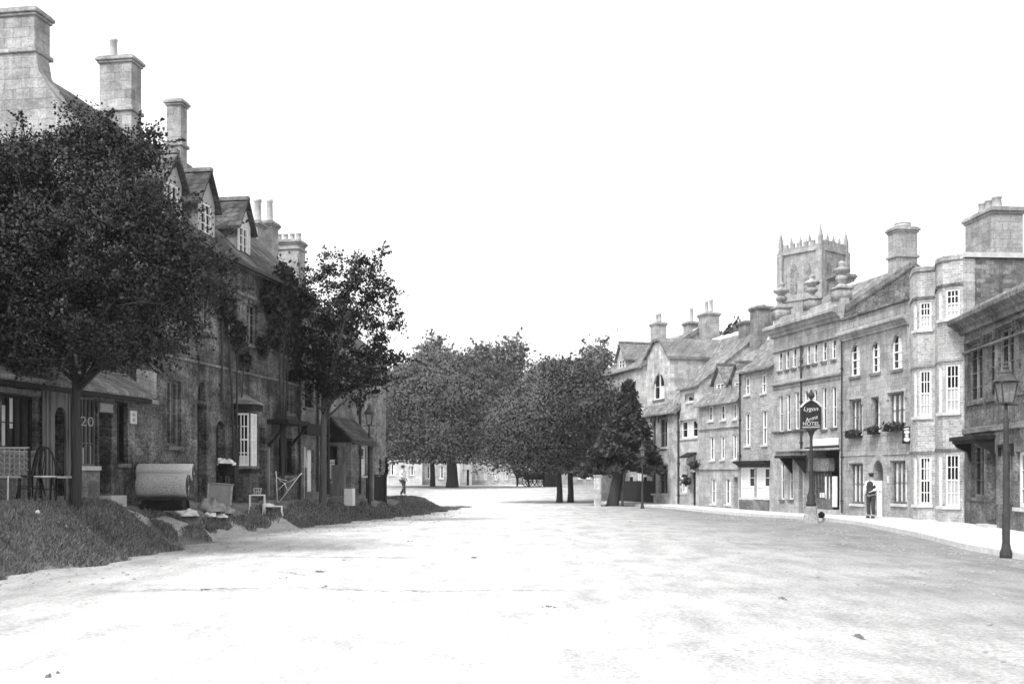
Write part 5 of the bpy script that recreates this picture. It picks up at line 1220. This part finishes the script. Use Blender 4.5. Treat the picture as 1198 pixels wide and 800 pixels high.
for a in np.linspace(0, 6.283, 13)[:-1]: m.bar((.1*math.cos(a), .1*math.sin(a), 0), (.13*math.cos(a), .13*math.sin(a), .2), .012)
for z_, r_ in ((0,.1),(.1,.115),(.2,.13)): m.tube([(r_*math.cos(a), r_*math.sin(a), z_) for a in np.linspace(0, 6.283, 15)], .009, 5)
m.build('basket_wires', 'kerb stone', t)
# garden bench of woven lattice
Y = 21.6; o = W(10, 583, Y); t = empty('lattice_bench', (o.x, Y, o.z), 'garden bench with woven lattice back at the far left edge', 'bench', None, R(7)); s = Y/F
m = MB()
for r_ in range(9):
    z_ = .0+.98*(r_+.5)/9; n = 40
    m.tube([(-.75+1.15*i/n, .03*math.sin(i*2.1+r_*math.pi)-.02, z_+.03*math.sin(i*1.55)) for i in range(n+1)], .011, 5)
for i in range(13): x = -.75+1.15*i/12; m.tube([(x, .0, .02), (x, 0, 1.0)], .013, 5)
m.tube([(-.75,0,1.02),(.4,0,1.02)], .025, 7); m.build('lattice_back', 'lead', t, True)
m = MB(); m.box(-.75, .42, -.5, -.04, .42, .46); m.build('seat', 'crate wood', t)
for sx in (-.7, .36): m = MB(); m.bar((sx, -.46, .42), (sx, -.48, 0), .05); m.build('leg', 'dark timber', t)
for sx in (-.75, .4): m = MB(); m.bar((sx, .0, 1.02), (sx, .0, 0), .05); m.build('leg', 'dark timber', t)
def chair(label, px, py, Y, rz, back, group):
    p = W(px, py, Y); t = empty('wooden_chair', (p.x, Y, p.z), label, 'chair', group, rz); m = MB()
    m.lathe((0,0,.43), [(.19,0),(.215,.015),(.21,.035),(.18,.04)], 18, 0, 1, .95); m.build('seat', 'path gravel' if rz > 0 else 'dark boards', t, True)
    for sx, sy in ((-1,-1),(1,-1),(-1,1),(1,1)): m = MB(); m.tube([(sx*.13,sy*.13,.43),(sx*.165,sy*.165,.2),(sx*.19,sy*.19,-.02)], [.02,.018,.014], 7); m.build('leg', 'dark timber', t, True)
    m = MB(); m.bar((-.165,-.165,.2),(.165,-.165,.2),.018); m.bar((-.165,.165,.2),(.165,.165,.2),.018); m.bar((-.165,-.165,.24),(-.165,.165,.24),.018); m.bar((.165,-.165,.24),(.165,.165,.24),.018); m.build('stretcher', 'dark timber', t)
    if back:
        m = MB(); m.tube([(.2*math.cos(a), .17+.1*math.sin(max(0, a))*.8, .46+(.58*math.sin(a))) for a in np.linspace(0, math.pi, 17)], .019, 7); m.build('bow_back', 'dark timber', t, True)
        m = MB()
        for i in range(5): x = -.13+.065*i; m.tube([(x, .16, .46), (x*1.05, .17+.07*.8, .46+.58*math.sqrt(max(0, 1-(x/.2)**2))*.98)], .009, 5)
        m.build('spindles', 'dark timber', t)
    return t
chair('dark bow-back chair standing in front of the lattice bench', 36, 583, 21.3, R(-28), True, 'chairs set out on the bank')
chair('dark bow-back chair with pale round seat, in front of the boarded doorway', 53, 584, 21.2, R(24), True, 'chairs set out on the bank')
p = W(71, 583, 21.5); t = empty('wooden_stool', (p.x, 21.5, p.z), 'plain backless wooden stool right of the two bow-back chairs', 'stool'); m = MB(); m.box(-.16, .16, -.15, .15, .41, .45); m.build('seat', 'crate wood', t)
for sx, sy in ((-1,-1),(1,-1),(-1,1),(1,1)): m = MB(); m.bar((sx*.13,sy*.12,.41),(sx*.15,sy*.14,-.02),.03); m.build('leg', 'dark timber', t)
p = W(9, 590, 20.8); m = MB(); m.tube([(0,0,-.1),(.01,0,.5)], [.018,.014], 6); tag(m.build('garden_stake', 'kerb stone', None, False, (p.x, 20.8, ground(p.x, 20.8))), 'thin pale stake in the grass before the lattice bench', 'stake')
p = hit(44, 601); tag(MB().lathe((0,0,0), [(.04,0),(.05,.03),(.03,.07),(.005,.08)], 7).build('white_stone', 'kerb stone', None, True, (p.x, p.y, p.z)), 'white stone lying in the bank grass below the chairs', 'stone')
# door step board in white porch etc: coat on the middle house
H_ = lf(40.2); p = W(355.5, 545, 39.6); t = empty('hung_cloth', (p.x, p.y, p.z), 'white cloth hanging from a pole by the white door beyond the drainpipe', 'cloth'); m = MB(); n = 10
for i in range(n):
    x0, x1 = -.13+.26*i/n, -.13+.26*(i+1)/n; m.hexa([(x0*.8,.02*math.sin(i*2),-.05),(x1*.8,.02*math.sin(i*2+2),-.05),(x1*.8,.02*math.sin(i*2+2)+.02,-.05),(x0*.8,.02*math.sin(i*2)+.02,-.05),(x0*.5,0,.7),(x1*.5,0,.7),(x1*.5,.02,.7),(x0*.5,.02,.7)])
m.build('cloth', 'cloth white', t); m = MB(); m.tube([(.0,.03,-1.3),(.0,.03,.72)], .022, 6); m.build('pole', 'kerb stone', t)
# railing wall at the end of the row
p0, p1 = at(412, 577, 46.5), at(450, 577, 48.5); d = (p1-p0); L = Vector((d.x, d.y)).length
t = empty('board_fence', (p0.x, p0.y, min(p0.z, p1.z)), 'low dark boarded fence under the clipped shrubs at the end of the left row', 'fence', None, math.atan2(d.y, d.x)); top = W(0, 555, 47).z-min(p0.z, p1.z)
n = 14; m = MB()
for i in range(n): m.box(i*L/n+.008, (i+1)*L/n-.008, -.02, .02, -.4, top-.06+.02*math.sin(i*5))
m.build('boards', 'dark boards', t); m = MB(); m.box(-.05, L+.05, -.05, .05, top-.06, top); m.build('rail', 'dark timber', t)
for i in range(3): m = MB(); m.box(L*i/2-.06, L*i/2+.06, -.08, .0, -.4, top+.08); m.build('post', 'dark timber', t)

# ================= people, horse and cart ====================================
def skinfig(name, parent, verts, edges, radii, mat, sub=2, root=0):
    me = bpy.data.meshes.new(name); me.from_pydata(verts, edges, []); o = bpy.data.objects.new(name, me); COL.objects.link(o); o.parent = parent
    sk = o.modifiers.new('skin', 'SKIN'); sk.use_smooth_shade = True
    for i, r in enumerate(radii):
        d = me.skin_vertices[0].data[i]; d.radius = (r, r) if isinstance(r, (int, float)) else r; d.use_root = (i == root)
    sb_ = o.modifiers.new('sub', 'SUBSURF'); sb_.levels = sub; sb_.render_levels = sub; me.materials.append(MATS[mat]); return o
def person(label, loc, rz, h, legs, arms, shirt, vest, trous, hat=True, lean=.0):
    """legs: (foot dx,dy) left/right and knee bends; arms: elbow and hand points left/right, in a 1.75 m figure facing -y"""
    t = empty('person', loc, label, 'person', None, rz); t.scale = (h/1.75,)*3
    V = [(0,0,.93),(0,.0,1.12),(0,lean,1.34),(0,lean,1.46),(0,lean-.01,1.56),(0,lean-.02,1.66)]; E = [(0,1),(1,2),(2,3),(3,4),(4,5)]; Rr = [(.15,.11),(.135,.1),(.15,.1),(.06,.06),(.075,.085),(.07,.085)]
    def chain(start, pts, rr):
        k = start
        for p, r in zip(pts, rr): V.append(p); Rr.append(r); E.append((k, len(V)-1)); k = len(V)-1
        return k
    for s, (kn, ft) in zip((-1, 1), legs): chain(0, [(s*.1,0,.86), kn, (ft[0], ft[1]+.02, .1), (ft[0], ft[1]-.12, .045)], [.09,.062,.045,.04])
    hands = []
    for s, (el, ha) in zip((-1, 1), arms):
        k = chain(2, [(s*.19, lean, 1.39), el, ha], [.055,.045,.03]); d = (Vector(ha)-Vector(el)).normalized(); sd = Vector((d.y, -d.x, 0)); sd = sd.normalized() if sd.length > .1 else Vector((1,0,0))
        k2 = chain(k, [tuple(Vector(ha)+d*.06)], [(.032,.018)])
        for i, ll in enumerate((.07,.085,.08,.06)): q = Vector(ha)+d*.07+sd*(i-1.5)*.02; chain(k2, [tuple(q), tuple(q+d*ll*.5), tuple(q+d*ll*.85+Vector((0,-.02,0)))], [.009,.009,.007])
        chain(k, [tuple(Vector(ha)+d*.02+sd*-.035), tuple(Vector(ha)+d*.06+sd*-.05)], [.011,.009])
    b = skinfig('body', t, V, E, Rr, 'skin')
    # face: nose, ears, hair
    m = MB(); m.lathe((0,lean-.115,1.625), [(.004,-.03),(.016,-.02),(.01,.02),(.003,.03)], 6); 
    for s in (-1, 1): m.lathe((s*.078,lean,1.64), [(.008,-.03),(.02,0),(.008,.03)], 6, 0, .5, 1)
    m.build('nose_and_ears', 'skin', b, True)
    m = MB()
    for s in (-1, 1): m.lathe((s*.03,lean-.098,1.655), [(.003,-.006),(.01,0),(.003,.006)], 6, 0, 1, .5)
    m.box(-.022,.022,lean-.107,lean-.1,1.585,1.592); m.build('eyes_and_mouth', 'hair', b)
    m = MB(); m.lathe((0,lean+.015,1.66), [(.088,-.06),(.096,0),(.085,.06),(.04,.1),(.005,.11)], 12, 0, .95, 1.05); m.build('hair', 'hair', b, True)
    # trousers, shirt, waistcoat as cloth skins a little larger than the body
    V2 = [(0,0,.97)]; E2 = []; R2 = [(.17,.13)]
    for s, (kn, ft) in zip((-1, 1), legs):
        a = len(V2); V2 += [(s*.1,0,.85), kn, (ft[0], ft[1]+.02, .12)]; R2 += [.105,.08,.07]; E2 += [(0,a),(a,a+1),(a+1,a+2)]
    skinfig('trousers', t, V2, E2, R2, trous)
    m = MB()
    for s, (kn, ft) in zip((-1, 1), legs): m.lathe((ft[0], ft[1]-.05, 0), [(.05,0),(.055,.03),(.045,.07),(.03,.1)], 10, 0, 1, 2.2)
    m.build('boots', 'black iron', t, True)
    V3 = [(0,0,.98),(0,0,1.14),(0,lean,1.36),(0,lean,1.47)]; E3 = [(0,1),(1,2),(2,3)]; R3 = [(.15,.11),(.14,.105),(.15,.105),(.065,.065)] if vest else [(.165,.125),(.15,.115),(.165,.12),(.07,.07)]
    for s, (el, ha) in zip((-1, 1), arms):
        a = len(V3); w = Vector(el).lerp(Vector(ha), .85); V3 += [(s*.2, lean, 1.39), el, tuple(w)]; R3 += [.075,.065,.05]; E3 += [(2,a),(a,a+1),(a+1,a+2)]
    skinfig('shirt', t, V3, E3, R3, shirt)
    if vest: skinfig('waistcoat', t, [(0,0,.9)]+V3[:3]+[(0,lean,1.45)], [(0,1),(1,2),(2,3),(3,4)], [(.2,.15),(.2,.15),(.19,.15),(.205,.155),(.12,.1)], vest)
    if hat: m = MB(); m.lathe((0,lean,1.7), [(.1,0),(.112,.02),(.11,.05),(.07,.075),(.01,.085)], 14, 0, 1, 1.1); m.box(-.07,.07,lean-.18,lean-.09,1.698,1.712); m.build('cap', 'dark cloth grey', t, True)
    return t
p = W(1018, 607, 38.7); 
person('man in shirt sleeves, dark waistcoat and cap standing at the arched inn door', (p.x, p.y-.1, pz(p.y)+.02), R(-52), 1.62, (((-.1,-.03,.48),(-.11,.0)),((.11,-.04,.48),(.13,-.03))), (((-.27,.03,1.14),(-.2,-.13,.98)),((.27,.05,1.15),(.15,-.17,1.05))), 'cloth white', 'waistcoat', 'trousers')
Y = 61.5; x = (471.5-CX)/F*Y
person('walking person in pale shirt and dark trousers beyond the grass bank tip', (x, Y, W(0, 580.5, Y).z), R(60), 1.78, (((-.09,-.16,.5),(-.1,-.2)),((.1,.0,.48),(.1,.22))), (((-.26,.0,1.16),(-.24,-.22,1.1)),((.26,.06,1.15),(.26,-.05,.95))), 'cloth white', None, 'trousers')
# covered cart and horse under the far trees
Y = 104; b = W(626, 572, Y); t = empty('covered_cart', (b.x, Y, road_z(Y)), 'dark covered cart with a pale sloping roof under the far trees', 'cart', None, R(12))
m = MB(); m.box(-.95, .75, -.7, .7, .7, 1.35); m.build('cart_body', 'dark timber', t); m = MB()
for x in (-.9, .7):
    for y in (-.66, .66): m.bar((x, y, 1.35), (x, y, 2.25), .07)
m.box(-.2, .75, -.68, .68, 1.35, 2.2); m.build('cover', 'dark cloth', t); m = MB(); m.hexa([(-1.5,-.85,2.42),(.95,-.85,2.2),(.95,.85,2.2),(-1.5,.85,2.42),(-1.5,-.85,2.5),(.95,-.85,2.28),(.95,.85,2.28),(-1.5,.85,2.5)]); m.build('roof', 'grey paint', t)
for x in (-.6, .5):
    for y in (-.78, .78):
        m = MB(); r_ = .52; m.tube([(x+r_*math.cos(a), y, .52+r_*math.sin(a)) for a in np.linspace(0, 6.283, 25)], .04, 6)
        for a in np.linspace(0, 6.283, 11)[:-1]: m.bar((x, y, .52), (x+r_*math.cos(a), y, .52+r_*math.sin(a)), .03)
        m.lathe((x, y, .46), [(.07,0),(.07,.12)], 8); m.build('wheel', 'dark timber', t)
m = MB(); m.bar((-.95,-.35,.85), (-2.6,-.35,1.0), .05); m.bar((-.95,.35,.85), (-2.6,.35,1.0), .05); m.build('shafts', 'dark timber', t)
hx = W(611, 572, Y); t = empty('horse', (hx.x, Y-.1, road_z(Y)), 'dark horse standing in front of the covered cart', 'horse', None, R(12))
V = [(.55,0,1.25),(.1,0,1.2),(-.5,0,1.27),(-.8,0,1.55),(-1.05,0,1.9),(-1.2,0,1.85),(-1.42,0,1.6),(.78,0,1.2),(.9,0,.7)]; E = [(0,1),(1,2),(2,3),(3,4),(4,5),(5,6),(0,7),(7,8)]; Rr = [.3,.32,.31,.2,.13,.12,.07,.06,.04]
for s in (-1, 1):
    a = len(V); V += [(-.5,s*.17,.95),(-.48,s*.17,.55),(-.5,s*.17,.12),(-.55,s*.17,.03)]; Rr += [.13,.08,.055,.065]; E += [(2,a),(a,a+1),(a+1,a+2),(a+2,a+3)]
    a = len(V); V += [(.55,s*.17,.95),(.47,s*.17,.78),(.68,s*.17,.5),(.62,s*.17,.12),(.56,s*.17,.03)]; Rr += [.17,.12,.065,.055,.065]; E += [(0,a),(a,a+1),(a+1,a+2),(a+2,a+3),(a+3,a+4)]
skinfig('body', t, V, E, Rr, 'horse hide', 1, 1)
m = MB()
for s in (-1, 1): m.lathe((-1.04, s*.06, 2.0), [(.03,0),(.035,.05),(.004,.14)], 6)
m.build('ears', 'horse hide', t); m = MB(); m.prism([(-.45,-.02,1.6),(-1.0,-.02,2.05),(-1.04,-.02,2.0),(-.6,-.02,1.45)], (0,.04,0)); m.build('mane', 'hair', t)
b = W(646, 573, 103); t = empty('timber_shed', (b.x, 103, road_z(103)), 'small dark timber shed left of the twin tree trunks', 'shed', None, R(5)); m = MB(); m.box(-.75, .75, 0, 1.2, -.1, 1.75); m.build('shed_wall', 'dark boards', t); m = MB(); m.hexa([(-.9,-.15,1.72),(.9,-.15,1.72),(.9,1.35,1.98),(-.9,1.35,1.98),(-.9,-.15,1.8),(.9,-.15,1.8),(.9,1.35,2.06),(-.9,1.35,2.06)]); m.build('shed_roof', 'dark timber', t); m = MB(); m.box(-.3, .3, -.03, -.001, 0, 1.55); m.build('shed_door', 'dark timber', t)

# ================= light and camera ==========================================
SD = Vector((-.6, -.8, 0)).normalized(); EL = R(54)
sun = bpy.data.lights.new('sun', 'SUN'); sun.energy = SUN_E; sun.angle = R(SUN_A); sun.color = (1, .997, .99)
so = bpy.data.objects.new('sun', sun); COL.objects.link(so); d = Vector((SD.x*math.cos(EL), SD.y*math.cos(EL), math.sin(EL))); so.rotation_euler = d.to_track_quat('Z', 'Y').to_euler(); so.location = (0, 0, 40)
w = bpy.data.worlds.new('World'); SC.world = w; w.use_nodes = True; nt = w.node_tree; bg = nt.nodes['Background']
sky = nt.nodes.new('ShaderNodeTexSky'); sky.sky_type = 'NISHITA'; sky.sun_disc = False; sky.sun_elevation = EL; sky.sun_rotation = math.atan2(SD.x, SD.y); sky.dust_density = 2.5; sky.air_density = 1.0
# the plate recorded blue light only: the sky's blue channel is its grey value
sep = nt.nodes.new('ShaderNodeSeparateColor'); nt.links.new(sky.outputs[0], sep.inputs[0]); nt.links.new(sep.outputs[2], bg.inputs['Color']); bg.inputs['Strength'].default_value = SKY_S
cam = bpy.data.cameras.new('camera'); co = bpy.data.objects.new('camera', cam); COL.objects.link(co); co.location = (0, 0, CH); co.rotation_euler = (R(90), 0, 0)
cam.sensor_width = 36; cam.lens = 36*F/1198; cam.shift_y = (HY-400)/1198; cam.clip_end = 6000; cam.clip_start = .1; SC.camera = co
vs = SC.view_settings; vs.view_transform = 'Standard'; vs.look = 'None'; vs.exposure = EXPO; vs.gamma = 1; vs.use_curve_mapping = False
SC.cycles.max_bounces = 5; SC.cycles.diffuse_bounces = 3; SC.cycles.glossy_bounces = 2; SC.cycles.transmission_bounces = 3
SC.cycles.use_denoising = True

hz = MB(); hz.box(-700, 700, -20, 700, -1.5, 60); ho = hz.build('haze', 'white paint'); ho['kind'] = 'stuff'
hm = bpy.data.materials.new('haze'); hm.use_nodes = True; hn = hm.node_tree; hn.nodes.remove(hn.nodes['Principled BSDF'])
pv_ = hn.nodes.new('ShaderNodeVolumePrincipled'); pv_.inputs['Color'].default_value = (.9, .9, .9, 1); pv_.inputs['Density'].default_value = HAZE; pv_.inputs['Anisotropy'].default_value = .3
hn.links.new(pv_.outputs[0], hn.nodes['Material Output'].inputs['Volume']); ho.data.materials.clear(); ho.data.materials.append(hm)
